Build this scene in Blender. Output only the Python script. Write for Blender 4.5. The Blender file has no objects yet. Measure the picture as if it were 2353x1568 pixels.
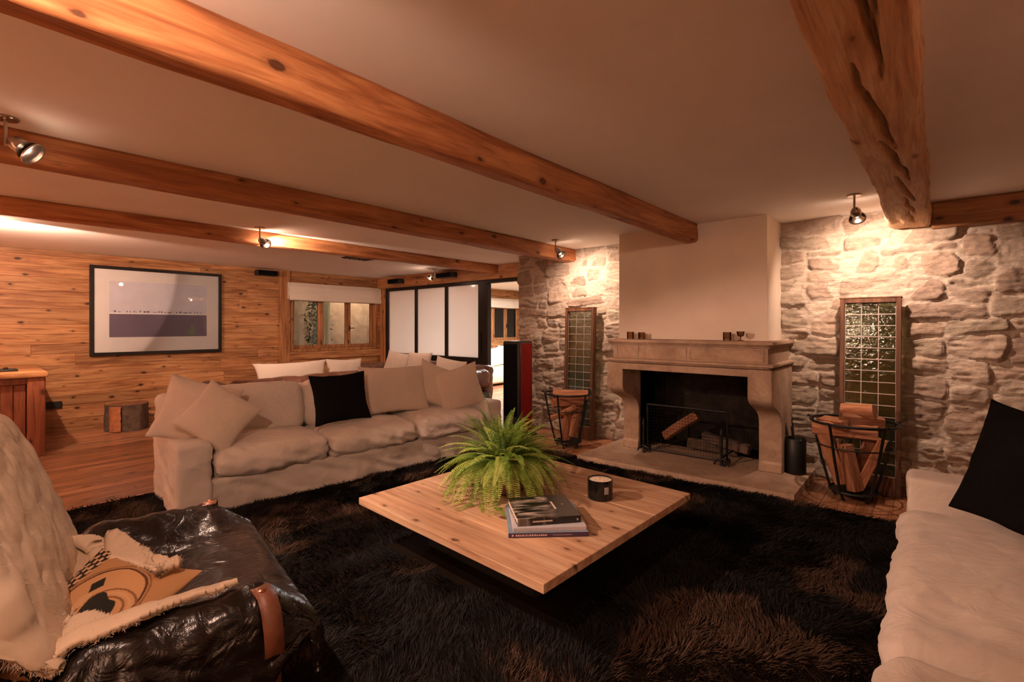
import bpy, bmesh, math, random
import numpy as np
from mathutils import Vector, Matrix, Euler, noise as mnoise
random.seed(7)
rng = np.random.default_rng(11)
PI = math.pi
C = bpy.context.scene.collection
SC = bpy.context.scene

# ------------------------------------------------------------------ camera, world, exposure
YAW = math.radians(41.1)
CAMZ = 1.39
cam = bpy.data.cameras.new('camera')
cam.sensor_width = 36.0
cam.lens = 36.0 * 1104.6 / 2353.0
cam.shift_y = -(784 - 751) / 2353.0
cam.clip_start = 0.02
camo = bpy.data.objects.new('camera', cam)
C.objects.link(camo)
camo.location = (0, 0, CAMZ)
camo.rotation_euler = (PI / 2, 0, YAW)
SC.camera = camo

w = bpy.data.worlds.new('night')
SC.world = w
w.use_nodes = True
w.node_tree.nodes['Background'].inputs[0].default_value = (0.10, 0.14, 0.22, 1)
w.node_tree.nodes['Background'].inputs[1].default_value = 0.03

SC.view_settings.view_transform = 'Standard'
SC.view_settings.look = 'None'
SC.view_settings.gamma = 1.0
SC.view_settings.use_curve_mapping = False
SC.view_settings.exposure = 0.14

WARM = (1.0, 0.60, 0.36)
HALO = (1.0, 0.625, 0.455)
WHITER = (1.0, 0.68, 0.52)

def tag(o, label=None, cat=None, group=None, kind=None):
    if label: o['label'] = label
    if cat: o['category'] = cat
    if group: o['group'] = group
    if kind: o['kind'] = kind
    return o

def empty(name, loc=(0, 0, 0), rz=0.0):
    o = bpy.data.objects.new(name, None)
    o.empty_display_size = 0.05
    C.objects.link(o)
    o.location = loc
    o.rotation_euler = (0, 0, rz)
    return o

# ceiling spotlights: (plate x, y), aim point, watts, cone degrees, leak watts, label
CE = 2.39
LAMPS = [
    ((-0.44, 4.45), (-0.36, 5.25, 1.62), 88, 132, 1.0, 'ceiling spotlight with a clear glass head right of the chimney'),
    ((-3.26, 4.50), (-3.18, 5.25, 1.62), 80, 132, 1.0, 'ceiling spotlight with a glass head beside the middle beam end'),
    ((-5.10, 1.98), (-7.9, 5.2, 1.0), 100, 110, 3.5, 'ceiling spotlight hanging beside the third beam from the chimney'),
    ((-3.33, 0.14), (-2.05, 2.35, 0.35), 300, 72, 0.5, 'ceiling spotlight at the left edge of the photo above the cream throw'),
    ((-6.44, 5.36), (-7.0, 4.3, 0.5), 30, 120, 2.5, 'small lit ceiling spotlight in front of the wood lintel over the frosted screen'),
    ((-6.30, 0.10), (-8.7, 1.15, 1.80), 190, 115, 4, 'ceiling spotlight aimed at the framed picture'),
    ((-1.05, -0.35), (-3.2, 2.2, 0.5), 80, 110, 4, 'ceiling spotlight behind the photographer left of the great beam'),
    ((0.90, 0.60), (-0.7, 3.3, 0.4), 8, 90, 1.2, 'ceiling spotlight over the right hand sofa'),
]
def aim_rot(p, q):
    return (Vector(q) - Vector(p)).to_track_quat('-Z', 'Y').to_euler()

# ------------------------------------------------------------------ numpy noise
def _hash(ix, iy, iz, seed):
    h = (ix.astype(np.int64) * 374761393 + iy.astype(np.int64) * 668265263 + iz.astype(np.int64) * 2147483647 + seed * 974711) & 0xFFFFFFFF
    h = ((h ^ (h >> 13)) * 1274126177) & 0xFFFFFFFF
    h = (h ^ (h >> 16)) & 0xFFFFFFFF
    return h / 4294967295.0

def vnoise(p, seed=0):
    p = np.asarray(p, dtype=np.float64)
    i = np.floor(p); f = p - i
    f = f * f * (3 - 2 * f)
    ix, iy, iz = i[..., 0], i[..., 1], i[..., 2]
    r = 0
    for dx in (0, 1):
        for dy in (0, 1):
            for dz in (0, 1):
                wgt = (f[..., 0] if dx else 1 - f[..., 0]) * (f[..., 1] if dy else 1 - f[..., 1]) * (f[..., 2] if dz else 1 - f[..., 2])
                r = r + wgt * _hash(ix + dx, iy + dy, iz + dz, seed)
    return r * 2 - 1

def fbm(p, seed=0, octv=4, gain=0.5):
    p = np.asarray(p, dtype=np.float64)
    a, s, r = 1.0, 1.0, 0
    for k in range(octv):
        r = r + a * vnoise(p * s + 17.3 * k, seed + k)
        a *= gain; s *= 2.03
    return r

# ------------------------------------------------------------------ mesh building
def mesh_obj(name, V, F, mat=None, parent=None, smooth=True, attrs=None):
    me = bpy.data.meshes.new(name)
    V = np.asarray(V, dtype=np.float32)
    if isinstance(F, np.ndarray):
        n, k = F.shape
        me.vertices.add(len(V)); me.vertices.foreach_set('co', V.ravel())
        me.loops.add(n * k); me.loops.foreach_set('vertex_index', F.astype(np.int32).ravel())
        me.polygons.add(n)
        me.polygons.foreach_set('loop_start', np.arange(0, n * k, k, dtype=np.int32))
        try: me.polygons.foreach_set('loop_total', np.full(n, k, dtype=np.int32))
        except Exception: pass
        me.update(calc_edges=True)
    else:
        me.from_pydata([tuple(map(float, v)) for v in V], [], F)
        me.update()
    me.polygons.foreach_set('use_smooth', np.full(len(me.polygons), bool(smooth)))
    for k, (dom, arr) in (attrs or {}).items():
        a = me.attributes.new(k, 'FLOAT', dom)
        a.data.foreach_set('value', np.asarray(arr, dtype=np.float32))
    if mat is not None: me.materials.append(mat)
    o = bpy.data.objects.new(name, me)
    C.objects.link(o)
    if parent is not None: o.parent = parent
    return o

class MB:
    """collects solids and links them as one mesh object"""
    def __init__(s):
        s.V = []; s.F = []; s.R = []; s.M = []
    def add(s, V, F, r=0.0, m=0, M=None):
        b = len(s.V)
        if M is not None: V = [M @ Vector(v) for v in V]
        s.V.extend([tuple(v) for v in V])
        for f in F:
            s.F.append(tuple(i + b for i in f)); s.R.append(r); s.M.append(m)
        return s
    def bm(s, bm, r=0.0, m=0, M=None):
        bm.verts.ensure_lookup_table(); bm.verts.index_update()
        s.add([v.co.copy() for v in bm.verts], [[v.index for v in f.verts] for f in bm.faces], r, m, M)
        bm.free(); return s
    def box(s, c, d, bev=0.0, seg=1, M=None, r=0.0, m=0, rot=None, taper=None):
        bm = bmesh.new()
        bmesh.ops.create_cube(bm, size=1.0)
        for v in bm.verts:
            v.co = Vector((v.co.x * d[0], v.co.y * d[1], v.co.z * d[2]))
            if taper and v.co.z > 0: v.co.x *= taper; v.co.y *= taper
        if bev > 0:
            bmesh.ops.bevel(bm, geom=list(bm.edges), offset=min(bev, min(d) * 0.45), segments=seg, affect='EDGES', profile=0.5)
        T = Matrix.Translation(c)
        if rot is not None: T = T @ (rot.to_matrix().to_4x4() if isinstance(rot, Euler) else rot)
        if M is not None: T = M @ T
        return s.bm(bm, r, m, T)
    def lim(s, x0, x1, y0, y1, z0, z1, bev=0.0, seg=1, **k):
        return s.box(((x0 + x1) / 2, (y0 + y1) / 2, (z0 + z1) / 2), (abs(x1 - x0), abs(y1 - y0), abs(z1 - z0)), bev, seg, **k)
    def lathe(s, prof, n=32, c=(0, 0, 0), M=None, r=0.0, m=0, rib=0.0, nr=12):
        V, F = [], []
        for (rr, z) in prof:
            for k in range(n):
                a = 2 * PI * k / n
                q = rr * (1 + rib * math.cos(nr * a))
                V.append((c[0] + q * math.cos(a), c[1] + q * math.sin(a), c[2] + z))
        for i in range(len(prof) - 1):
            for k in range(n):
                F.append((i * n + k, i * n + (k + 1) % n, (i + 1) * n + (k + 1) % n, (i + 1) * n + k))
        if prof[0][0] > 1e-4: F.append(tuple(reversed(range(n))))
        if prof[-1][0] > 1e-4: F.append(tuple(range((len(prof) - 1) * n, len(prof) * n)))
        return s.add(V, F, r, m, M)
    def tube(s, pts, rad, n=8, r=0.0, m=0, M=None, closed=False):
        P = [Vector(p) for p in pts]
        L = len(P); V, F = [], []
        up = Vector((0, 0, 1))
        prevn = None
        for i, p in enumerate(P):
            if closed: t = P[(i + 1) % L] - P[i - 1]
            else: t = P[min(i + 1, L - 1)] - P[max(i - 1, 0)]
            t.normalize()
            if prevn is None:
                a = up if abs(t.dot(up)) < 0.9 else Vector((1, 0, 0))
                nn = (a - t * a.dot(t)).normalized()
            else:
                nn = (prevn - t * prevn.dot(t)).normalized()
            prevn = nn
            bn = t.cross(nn)
            q = rad[i] if hasattr(rad, '__len__') else rad
            for k in range(n):
                a = 2 * PI * k / n
                V.append(p + nn * (q * math.cos(a)) + bn * (q * math.sin(a)))
        for i in range(L if closed else L - 1):
            j = (i + 1) % L
            for k in range(n):
                F.append((i * n + k, i * n + (k + 1) % n, j * n + (k + 1) % n, j * n + k))
        if not closed:
            F.append(tuple(reversed(range(n)))); F.append(tuple(range((L - 1) * n, L * n)))
        return s.add(V, F, r, m, M)
    def prism(s, poly, axis, a, b, r=0.0, m=0, M=None, bev=0.0):
        """poly in the two other axes (x: y,z / y: x,z / z: x,y), extruded from a to b"""
        def mk(p, t):
            return {'x': (t, p[0], p[1]), 'y': (p[0], t, p[1]), 'z': (p[0], p[1], t)}[axis]
        n = len(poly)
        bm = bmesh.new()
        A = [bm.verts.new(mk(p, a)) for p in poly]; B = [bm.verts.new(mk(p, b)) for p in poly]
        bm.faces.new(A); bm.faces.new(list(reversed(B)))
        for i in range(n):
            bm.faces.new((A[i], B[i], B[(i + 1) % n], A[(i + 1) % n]))
        bmesh.ops.recalc_face_normals(bm, faces=list(bm.faces))
        if bev > 0:
            bmesh.ops.bevel(bm, geom=list(bm.edges), offset=bev, segments=1, affect='EDGES')
        return s.bm(bm, r, m, M)
    def build(s, name, mats, parent=None, smooth=False, auto=True):
        me = bpy.data.meshes.new(name)
        me.from_pydata(s.V, [], s.F)
        me.update()
        if not isinstance(mats, (list, tuple)): mats = [mats]
        for q in mats: me.materials.append(q)
        me.polygons.foreach_set('material_index', np.array(s.M, dtype=np.int32))
        a = me.attributes.new('rnd', 'FLOAT', 'FACE')
        a.data.foreach_set('value', np.array(s.R, dtype=np.float32))
        if smooth:
            me.polygons.foreach_set('use_smooth', np.full(len(me.polygons), True))
            if auto:
                try: me.set_sharp_from_angle(angle=math.radians(40))
                except Exception: pass
        o = bpy.data.objects.new(name, me)
        C.objects.link(o)
        if parent is not None: o.parent = parent
        return o

def struct(o):
    o['kind'] = 'structure'; return o

# ------------------------------------------------------------------ materials
class N:
    def __init__(s, name):
        s.m = bpy.data.materials.new(name); s.m.use_nodes = True
        s.t = s.m.node_tree; s.b = s.t.nodes['Principled BSDF']; s.out = s.t.nodes['Material Output']
    def n(s, typ, **k):
        x = s.t.nodes.new('ShaderNode' + typ)
        for a, b in k.items(): setattr(x, a, b)
        return x
    def l(s, a, b): s.t.links.new(a, b)
    def set(s, **k):
        for a, v in k.items():
            s.b.inputs[a.replace('_', ' ')].default_value = v
    def coord(s, scale=(1, 1, 1), rnd=False, src='Object', rot=(0, 0, 0)):
        tc = s.n('TexCoord'); v = tc.outputs[src]
        if rnd:
            at = s.n('Attribute', attribute_name='rnd')
            ml = s.n('Math', operation='MULTIPLY'); ml.inputs[1].default_value = 53.7
            s.l(at.outputs['Fac'], ml.inputs[0])
            cb = s.n('CombineXYZ')
            for q in range(3): s.l(ml.outputs[0], cb.inputs[q])
            ad = s.n('VectorMath', operation='ADD')
            s.l(v, ad.inputs[0]); s.l(cb.outputs[0], ad.inputs[1]); v = ad.outputs[0]
        mp = s.n('Mapping'); mp.inputs['Scale'].default_value = scale; mp.inputs['Rotation'].default_value = rot
        s.l(v, mp.inputs['Vector'])
        return mp.outputs[0]
    def noise(s, v, scale=5, detail=4, rough=0.55, dist=0.0):
        x = s.n('TexNoise'); x.inputs['Scale'].default_value = scale; x.inputs['Detail'].default_value = detail
        x.inputs['Roughness'].default_value = rough; x.inputs['Distortion'].default_value = dist
        s.l(v, x.inputs['Vector']); return x.outputs['Fac']
    def ramp(s, f, stops):
        x = s.n('ValToRGB'); e = x.color_ramp.elements
        while len(e) < len(stops): e.new(0.5)
        for i, (p, c) in enumerate(stops):
            e[i].position = p; e[i].color = (c[0], c[1], c[2], 1) if hasattr(c, '__len__') else (c, c, c, 1)
        s.l(f, x.inputs['Fac']); return x.outputs['Color']
    def mix(s, f, a, b, typ='MIX'):
        x = s.n('MixRGB', blend_type=typ)
        for sock, val in ((x.inputs[0], f), (x.inputs[1], a), (x.inputs[2], b)):
            if isinstance(val, bpy.types.NodeSocket): s.l(val, sock)
            elif hasattr(val, '__len__'): sock.default_value = (val[0], val[1], val[2], 1)
            else: sock.default_value = val
        return x.outputs[0]
    def bump(s, h, strength=0.3, dist=0.01, prev=None):
        x = s.n('Bump'); x.inputs['Strength'].default_value = strength; x.inputs['Distance'].default_value = dist
        s.l(h, x.inputs['Height'])
        if prev is not None: s.l(prev, x.inputs['Normal'])
        s.l(x.outputs[0], s.b.inputs['Normal']); return x.outputs[0]
    def col(s, c): s.l(c, s.b.inputs['Base Color'])

def simple(name, c, rough=0.6, metal=0.0, spec=0.5, var=0.12, vs=8, bump=0.0, bs=60, bd=0.002, coat=0.0, sheen=0.0):
    q = N(name); q.set(Roughness=rough, Metallic=metal); q.b.inputs['Specular IOR Level'].default_value = spec
    v = q.coord()
    f = q.noise(v, vs, 4)
    c = np.array(c)
    q.col(q.ramp(f, [(0.3, tuple(c * (1 - var))), (0.7, tuple(np.minimum(c * (1 + var), 1)))]))
    if bump: q.bump(q.noise(v, bs, 5), bump, bd)
    if coat: q.b.inputs['Coat Weight'].default_value = coat; q.b.inputs['Coat Roughness'].default_value = 0.15
    if sheen: q.b.inputs['Sheen Weight'].default_value = sheen
    return q.m

def wood(name, dark, mid, light, axis='y', rough=0.55, knots=0.5, gs=1.0, rnd=True, plank_var=0.35, bump=0.35, spec=0.35, knot_sc=2.2, coat=0.0):
    """grain runs along axis"""
    q = N(name); q.set(Roughness=rough); q.b.inputs['Specular IOR Level'].default_value = spec
    ax = 'xyz'.index(axis)
    def sc(a, b):
        v = [b, b, b]; v[ax] = a; return tuple(v)
    v1 = q.coord(sc(0.9 * gs, 11 * gs), rnd)
    v2 = q.coord(sc(3 * gs, 70 * gs), rnd)
    v3 = q.coord(sc(0.45 * knot_sc, 1.7 * knot_sc), rnd)
    g1 = q.noise(v1, 1.6, 5, 0.6, 1.2)
    g2 = q.noise(v2, 1.5, 3, 0.6, 0.3)
    base = q.ramp(g1, [(0.22, dark), (0.45, mid), (0.62, light), (0.85, mid)])
    fine = q.ramp(g2, [(0.30, 0.55), (0.55, 1.0)])
    c = q.mix(0.55, base, fine, 'MULTIPLY')
    big = q.noise(q.coord(sc(0.8, 1.3), rnd), 1.1, 2)
    c = q.mix(0.6, c, q.ramp(big, [(0.3, 0.55), (0.7, 1.12)]), 'MULTIPLY')
    if knots > 0:
        vo = q.n('TexVoronoi', voronoi_dimensions='2D'); vo.inputs['Scale'].default_value = 1.0; vo.inputs['Randomness'].default_value = 1.0
        sp = q.n('SeparateXYZ'); q.l(q.coord((1, 1, 1), rnd), sp.inputs[0])
        oth = [i for i in range(3) if i != ax]
        sm = q.n('Math', operation='ADD'); q.l(sp.outputs[oth[0]], sm.inputs[0]); q.l(sp.outputs[oth[1]], sm.inputs[1])
        s1 = q.n('Math', operation='MULTIPLY'); q.l(sm.outputs[0], s1.inputs[0]); s1.inputs[1].default_value = 2.4 * knot_sc
        s2 = q.n('Math', operation='MULTIPLY'); q.l(sp.outputs[ax], s2.inputs[0]); s2.inputs[1].default_value = 1.25 * knot_sc
        cb = q.n('CombineXYZ'); q.l(s2.outputs[0], cb.inputs[0]); q.l(s1.outputs[0], cb.inputs[1])
        nz = q.n('TexNoise'); nz.inputs['Scale'].default_value = 6
        mx = q.n('MixRGB'); mx.inputs[0].default_value = 0.06
        q.l(cb.outputs[0], nz.inputs['Vector']); q.l(cb.outputs[0], mx.inputs[1]); q.l(nz.outputs['Color'], mx.inputs[2])
        q.l(mx.outputs[0], vo.inputs['Vector'])
        sc_ = q.n('SeparateColor'); q.l(vo.outputs['Color'], sc_.inputs[0])
        big_ = q.n('Math', operation='MULTIPLY_ADD'); q.l(sc_.outputs[0], big_.inputs[0]); big_.inputs[1].default_value = 0.11; big_.inputs[2].default_value = -0.045
        dd = q.n('Math', operation='SUBTRACT'); q.l(vo.outputs['Distance'], dd.inputs[0]); q.l(big_.outputs[0], dd.inputs[1])
        kn = q.ramp(dd.outputs[0], [(0.0, 1.0), (0.012, 1.0), (0.04, 0.0)])
        halo = q.ramp(dd.outputs[0], [(0.01, 0.55), (0.13, 0.0)])
        c = q.mix(halo, c, tuple(np.array(dark) * 0.9))
        sep = q.mix(knots, (0, 0, 0), kn)
        c = q.mix(sep, c, tuple(np.array(dark) * 0.22))
    if plank_var:
        at = q.n('Attribute', attribute_name='rnd')
        c = q.mix(plank_var, c, q.ramp(at.outputs['Fac'], [(0.0, 0.45), (0.35, 0.9), (0.6, 1.25), (0.8, 0.7), (1.0, 1.1)]), 'MULTIPLY')
    q.col(c)
    q.bump(g2, bump, 0.004)
    if coat: q.b.inputs['Coat Weight'].default_value = coat; q.b.inputs['Coat Roughness'].default_value = 0.2
    return q.m

def linen(name, c, var=0.05, wr=0.35, weave=True, ws=5.0, wd=0.03, sheen=0.2):
    q = N(name); q.set(Roughness=0.92); q.b.inputs['Specular IOR Level'].default_value = 0.15
    q.b.inputs['Sheen Weight'].default_value = sheen
    v = q.coord(); c = np.array(c)
    f = q.noise(v, 3, 4)
    q.col(q.ramp(f, [(0.3, tuple(c * (1 - var))), (0.7, tuple(c * (1 + var)))]))
    f2 = q.noise(v, ws, 5, 0.55, 1.5)
    b = q.bump(f2, wr, wd)
    if weave:
        q.bump(q.noise(q.coord((1, 1, 1)), 420, 2), 0.25, 0.002, b)
    return q.m

M = {}
M['plaster'] = simple('ceiling_plaster', (0.87, 0.82, 0.76), 0.95, spec=0.1, var=0.03, vs=2, bump=0.08, bs=14, bd=0.004)
M['plaster_wall'] = simple('chimney_plaster', (0.70, 0.60, 0.49), 0.95, spec=0.1, var=0.05, vs=3, bump=0.12, bs=20, bd=0.004)
M['wallwood'] = wood('wall_planks', (0.16, 0.055, 0.020), (0.42, 0.185, 0.070), (0.62, 0.33, 0.14), 'y', 0.55, 0.95, 1.0, knot_sc=2.6)
M['wallwood_v'] = wood('wall_boards_upright', (0.15, 0.05, 0.018), (0.38, 0.16, 0.06), (0.55, 0.26, 0.10), 'z', 0.55, 0.9, 1.0, knot_sc=2.6)
M['wallwood_x'] = wood('wall_boards_crosswise', (0.15, 0.05, 0.018), (0.40, 0.17, 0.065), (0.56, 0.27, 0.10), 'x', 0.55, 0.9, 1.0, knot_sc=2.4)
M['beam'] = wood('beam_timber', (0.20, 0.060, 0.022), (0.44, 0.165, 0.06), (0.62, 0.28, 0.11), 'y', 0.6, 0.8, 0.8, plank_var=0.15, bump=0.5, knot_sc=2.2)
M['beam_old'] = wood('old_beam_timber', (0.42, 0.18, 0.08), (0.74, 0.42, 0.21), (0.86, 0.56, 0.31), 'y', 0.75, 0.6, 0.9, plank_var=0.1, bump=0.9, knot_sc=2.0)
M['floorwood'] = wood('floor_boards', (0.17, 0.06, 0.028), (0.42, 0.18, 0.085), (0.56, 0.27, 0.14), 'y', 0.27, 0.2, 1.0, plank_var=0.75, bump=0.15, spec=0.5)
M['tablewood'] = wood('table_planks', (0.28, 0.12, 0.055), (0.58, 0.34, 0.20), (0.72, 0.48, 0.31), 'x', 0.6, 0.75, 0.55, plank_var=0.12, bump=0.3, knot_sc=2.9)
M['darkwood'] = wood('dark_panel_frame', (0.05, 0.022, 0.012), (0.12, 0.05, 0.025), (0.20, 0.09, 0.04), 'z', 0.5, 0.1, 1.0, plank_var=0.0)
M['cabwood'] = wood('cabinet_timber', (0.10, 0.025, 0.012), (0.26, 0.075, 0.03), (0.36, 0.12, 0.05), 'z', 0.55, 0.7, 1.0)
M['chairwood'] = simple('chair_rosewood', (0.22, 0.07, 0.035), 0.35, var=0.3, vs=20)
M['log'] = wood('split_firewood', (0.14, 0.045, 0.02), (0.34, 0.13, 0.06), (0.50, 0.24, 0.12), 'z', 0.85, 0.0, 1.5, plank_var=0.5, bump=0.8)
M['bark'] = simple('tree_bark', (0.10, 0.065, 0.045), 0.95, var=0.5, vs=14, bump=0.9, bs=30, bd=0.01)
M['iron'] = simple('black_iron', (0.018, 0.017, 0.016), 0.45, 0.6, var=0.2)
M['blackmetal'] = simple('black_steel_frame', (0.020, 0.017, 0.014), 0.4, 0.5, var=0.15)
M['chrome'] = simple('brushed_nickel', (0.45, 0.40, 0.36), 0.28, 1.0, var=0.05)
M['black'] = simple('black_plastic', (0.010, 0.010, 0.010), 0.5, var=0.2)
M['blackcloth'] = simple('black_velvet', (0.005, 0.005, 0.005), 0.95, spec=0.05, var=0.3, vs=30)
M['soot'] = simple('sooty_firebrick', (0.020, 0.015, 0.012), 0.95, spec=0.1, var=0.5, vs=9, bump=0.6, bs=18, bd=0.02)
M['sofa'] = linen('white_linen_slipcover', (0.74, 0.66, 0.58), wr=0.38, ws=7, wd=0.03)
M['cushion'] = linen('beige_linen', (0.70, 0.59, 0.49), wr=0.30, ws=6, wd=0.02)
M['blind'] = linen('blind_linen', (0.78, 0.70, 0.60), wr=0.1, ws=4)
M['white_pillow'] = linen('white_cotton', (0.78, 0.76, 0.74), wr=0.3)
M['navy'] = linen('navy_cotton', (0.06, 0.08, 0.14), wr=0.3, sheen=0)
M['paperbeige'] = linen('pale_yellow_upholstery', (0.72, 0.64, 0.46), wr=0.2)
M['wax'] = simple('candle_wax', (0.80, 0.66, 0.50), 0.6, var=0.03)
M['glossblack'] = simple('black_glass', (0.008, 0.008, 0.008), 0.12, var=0.1)
M['redlac'] = simple('red_lacquer', (0.23, 0.012, 0.012), 0.22, var=0.08, coat=0.6)
M['sandstone'] = None
def leather(name, c, rough=0.3, wr=0.5):
    q = N(name); q.set(Roughness=rough); q.b.inputs['Specular IOR Level'].default_value = 0.55
    v = q.coord(); c = np.array(c)
    q.col(q.ramp(q.noise(v, 6, 4), [(0.3, tuple(c * 0.6)), (0.75, tuple(c * 1.5))]))
    b = q.bump(q.noise(v, 11, 4, 0.55, 1.6), wr * 1.5, 0.02)
    q.bump(q.noise(v, 160, 3), 0.2, 0.002, b)
    return q.m
M['leather'] = leather('black_brown_leather', (0.008, 0.005, 0.004), 0.27, 0.30)
M['leather_brown'] = leather('brown_leather', (0.15, 0.06, 0.032), 0.38)
M['tan'] = leather('tan_strap_leather', (0.17, 0.060, 0.03), 0.45, 0.2)

def sandstone():
    q = N('carved_sandstone'); q.set(Roughness=0.9); q.b.inputs['Specular IOR Level'].default_value = 0.2
    v = q.coord()
    c = q.ramp(q.noise(v, 3.5, 6, 0.65, 0.6), [(0.25, (0.26, 0.165, 0.115)), (0.5, (0.42, 0.29, 0.20)), (0.8, (0.55, 0.41, 0.30))])
    c = q.mix(0.5, c, q.ramp(q.noise(v, 30, 4), [(0.3, 0.7), (0.7, 1.05)]), 'MULTIPLY')
    q.col(c); q.bump(q.noise(v, 45, 6, 0.7), 0.5, 0.008); return q.m
M['sandstone'] = sandstone()
def stonewall():
    q = N('rubble_stone'); q.set(Roughness=0.93); q.b.inputs['Specular IOR Level'].default_value = 0.15
    at = q.n('Attribute', attribute_name='rnd'); am = q.n('Attribute', attribute_name='mortar')
    v = q.coord()
    st = q.ramp(at.outputs['Fac'], [(0.0, (0.34, 0.25, 0.19)), (0.25, (0.45, 0.35, 0.27)), (0.5, (0.39, 0.32, 0.24)), (0.75, (0.55, 0.44, 0.34)), (1.0, (0.42, 0.31, 0.23))])
    st = q.mix(0.75, st, q.ramp(q.noise(v, 16, 6, 0.7, 0.4), [(0.28, 0.55), (0.5, 0.95), (0.75, 1.25)]), 'MULTIPLY')
    mo = q.ramp(q.noise(v, 30, 4), [(0.3, (0.52, 0.43, 0.34)), (0.7, (0.66, 0.56, 0.45))])
    q.col(q.mix(am.outputs['Fac'], st, mo))
    b = q.bump(q.noise(q.coord((1, 1, 3.2)), 11, 6, 0.7, 0.6), 0.8, 0.03); q.bump(q.noise(v, 38, 7, 0.72), 0.6, 0.012, b); return q.m
M['stone'] = stonewall()
def frosted():
    q = N('frosted_glass'); t = q.t
    d = q.n('BsdfDiffuse'); d.inputs[0].default_value = (0.80, 0.76, 0.72, 1)
    r = q.n('BsdfTranslucent'); r.inputs[0].default_value = (0.86, 0.82, 0.78, 1)
    g = q.n('BsdfGlossy'); g.inputs['Roughness'].default_value = 0.12
    m1 = q.n('MixShader'); m1.inputs[0].default_value = 0.6
    q.l(d.outputs[0], m1.inputs[1]); q.l(r.outputs[0], m1.inputs[2])
    m2 = q.n('MixShader'); m2.inputs[0].default_value = 0.06
    q.l(m1.outputs[0], m2.inputs[1]); q.l(g.outputs[0], m2.inputs[2])
    q.l(m2.outputs[0], q.out.inputs['Surface']); return q.m
M['frost'] = frosted()
def glass(name, tint=(1, 1, 1), rough=0.0):
    q = N(name)
    g = q.n('BsdfGlossy'); g.inputs['Roughness'].default_value = rough + 0.02
    tr = q.n('BsdfTransparent'); tr.inputs[0].default_value = (*tint, 1)
    fr = q.n('Fresnel'); fr.inputs[0].default_value = 1.5
    m = q.n('MixShader'); q.l(fr.outputs[0], m.inputs[0]); q.l(tr.outputs[0], m.inputs[1]); q.l(g.outputs[0], m.inputs[2])
    q.l(m.outputs[0], q.out.inputs['Surface']); return q.m
M['glass'] = glass('window_glass')
def emis(name, c, s):
    q = N(name); e = q.n('Emission'); e.inputs[0].default_value = (*c, 1); e.inputs[1].default_value = s
    q.l(e.outputs[0], q.out.inputs['Surface']); return q.m
M['bulb'] = emis('lit_halogen_bulb', (1.0, 0.85, 0.66), 30.0)
# ================================================================== THE ROOM
XW, YP, YS = -8.70, 5.80, 5.25     # wood wall, partition line, stone wall face
XR, YB, YE = 3.2, -3.2, 11.0       # right side, behind the camera, end of the second room

# floor boards run along x
mb = MB(); x = XW - 0.1
while x < XR + 0.1:
    y = YB - random.uniform(0, 1.5)
    while y < YE + 0.2:
        L = random.uniform(2.2, 4.2)
        mb.lim(x + 0.0008, x + 0.1092, y + 0.001, y + L - 0.001, -0.03, 0.0, 0.0015, r=random.random())
        y += L
    x += 0.11
struct(mb.build('floor', M['floorwood']))

mb = MB(); mb.lim(XW - 0.3, XR + 0.2, YB - 0.2, YE + 0.2, CE, CE + 0.15)
struct(mb.build('ceiling', M['plaster']))

# wood-clad wall with window opening(s)
def plank_wall(name, x0, x1, spans, zt=CE, seed=1):
    """horizontal boards; spans = list of (y0, y1, z0, z1) solid areas"""
    rg = random.Random(seed); mb = MB()
    z = 0.0; cuts = []
    while z < zt - 0.001:
        h = rg.choice((0.13, 0.155, 0.18, 0.205, 0.23)); cuts.append((z, min(z + h, zt))); z += h
    for (z0, z1) in cuts:
        for (a, b, p, q) in spans:
            lo, hi = max(z0, p), min(z1, q)
            if hi - lo < 0.004: continue
            yy = a
            while yy < b - 0.001:
                L = rg.uniform(1.7, 3.6); e = min(yy + L, b)
                if b - e < 0.4: e = b
                dx = rg.uniform(0, 0.004)
                mb.lim(x0, x1 + dx, yy + 0.0008, e - 0.0008, lo + 0.001, hi - 0.001, 0.0025, r=rg.random())
                yy = e
    return struct(mb.build(name, M['wallwood']))
WY0, WY1, WZ0, WZ1 = 3.90, 5.70, 0.93, 1.98
plank_wall('wall_left', XW - 0.06, XW, [(YB, WY0, 0, CE), (WY0, WY1, 0, WZ0), (WY0, WY1, WZ1, CE), (WY1, YP + 0.1, 0, CE)], seed=4)
W2 = (8.75, 10.35, 0.98, 2.0)
plank_wall('wall_left_far_room', XW - 0.06, XW, [(YP + 0.12, W2[0], 0, CE), (W2[0], W2[1], 0, W2[2]), (W2[0], W2[1], W2[3], CE), (W2[1], YE, 0, CE)], seed=9)
mb = MB()
mb.lim(XW - 0.30, XW - 0.06, YB, WY0, 0, CE); mb.lim(XW - 0.30, XW - 0.06, WY0, WY1, 0, WZ0); mb.lim(XW - 0.30, XW - 0.06, WY0, WY1, WZ1, CE)
mb.lim(XW - 0.30, XW - 0.06, WY1, W2[0], 0, CE); mb.lim(XW - 0.30, XW - 0.06, W2[0], W2[1], 0, W2[2]); mb.lim(XW - 0.30, XW - 0.06, W2[0], W2[1], W2[3], CE); mb.lim(XW - 0.30, XW - 0.06, W2[1], YE, 0, CE)
struct(mb.build('wall_left_masonry', M['plaster_wall']))
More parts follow.
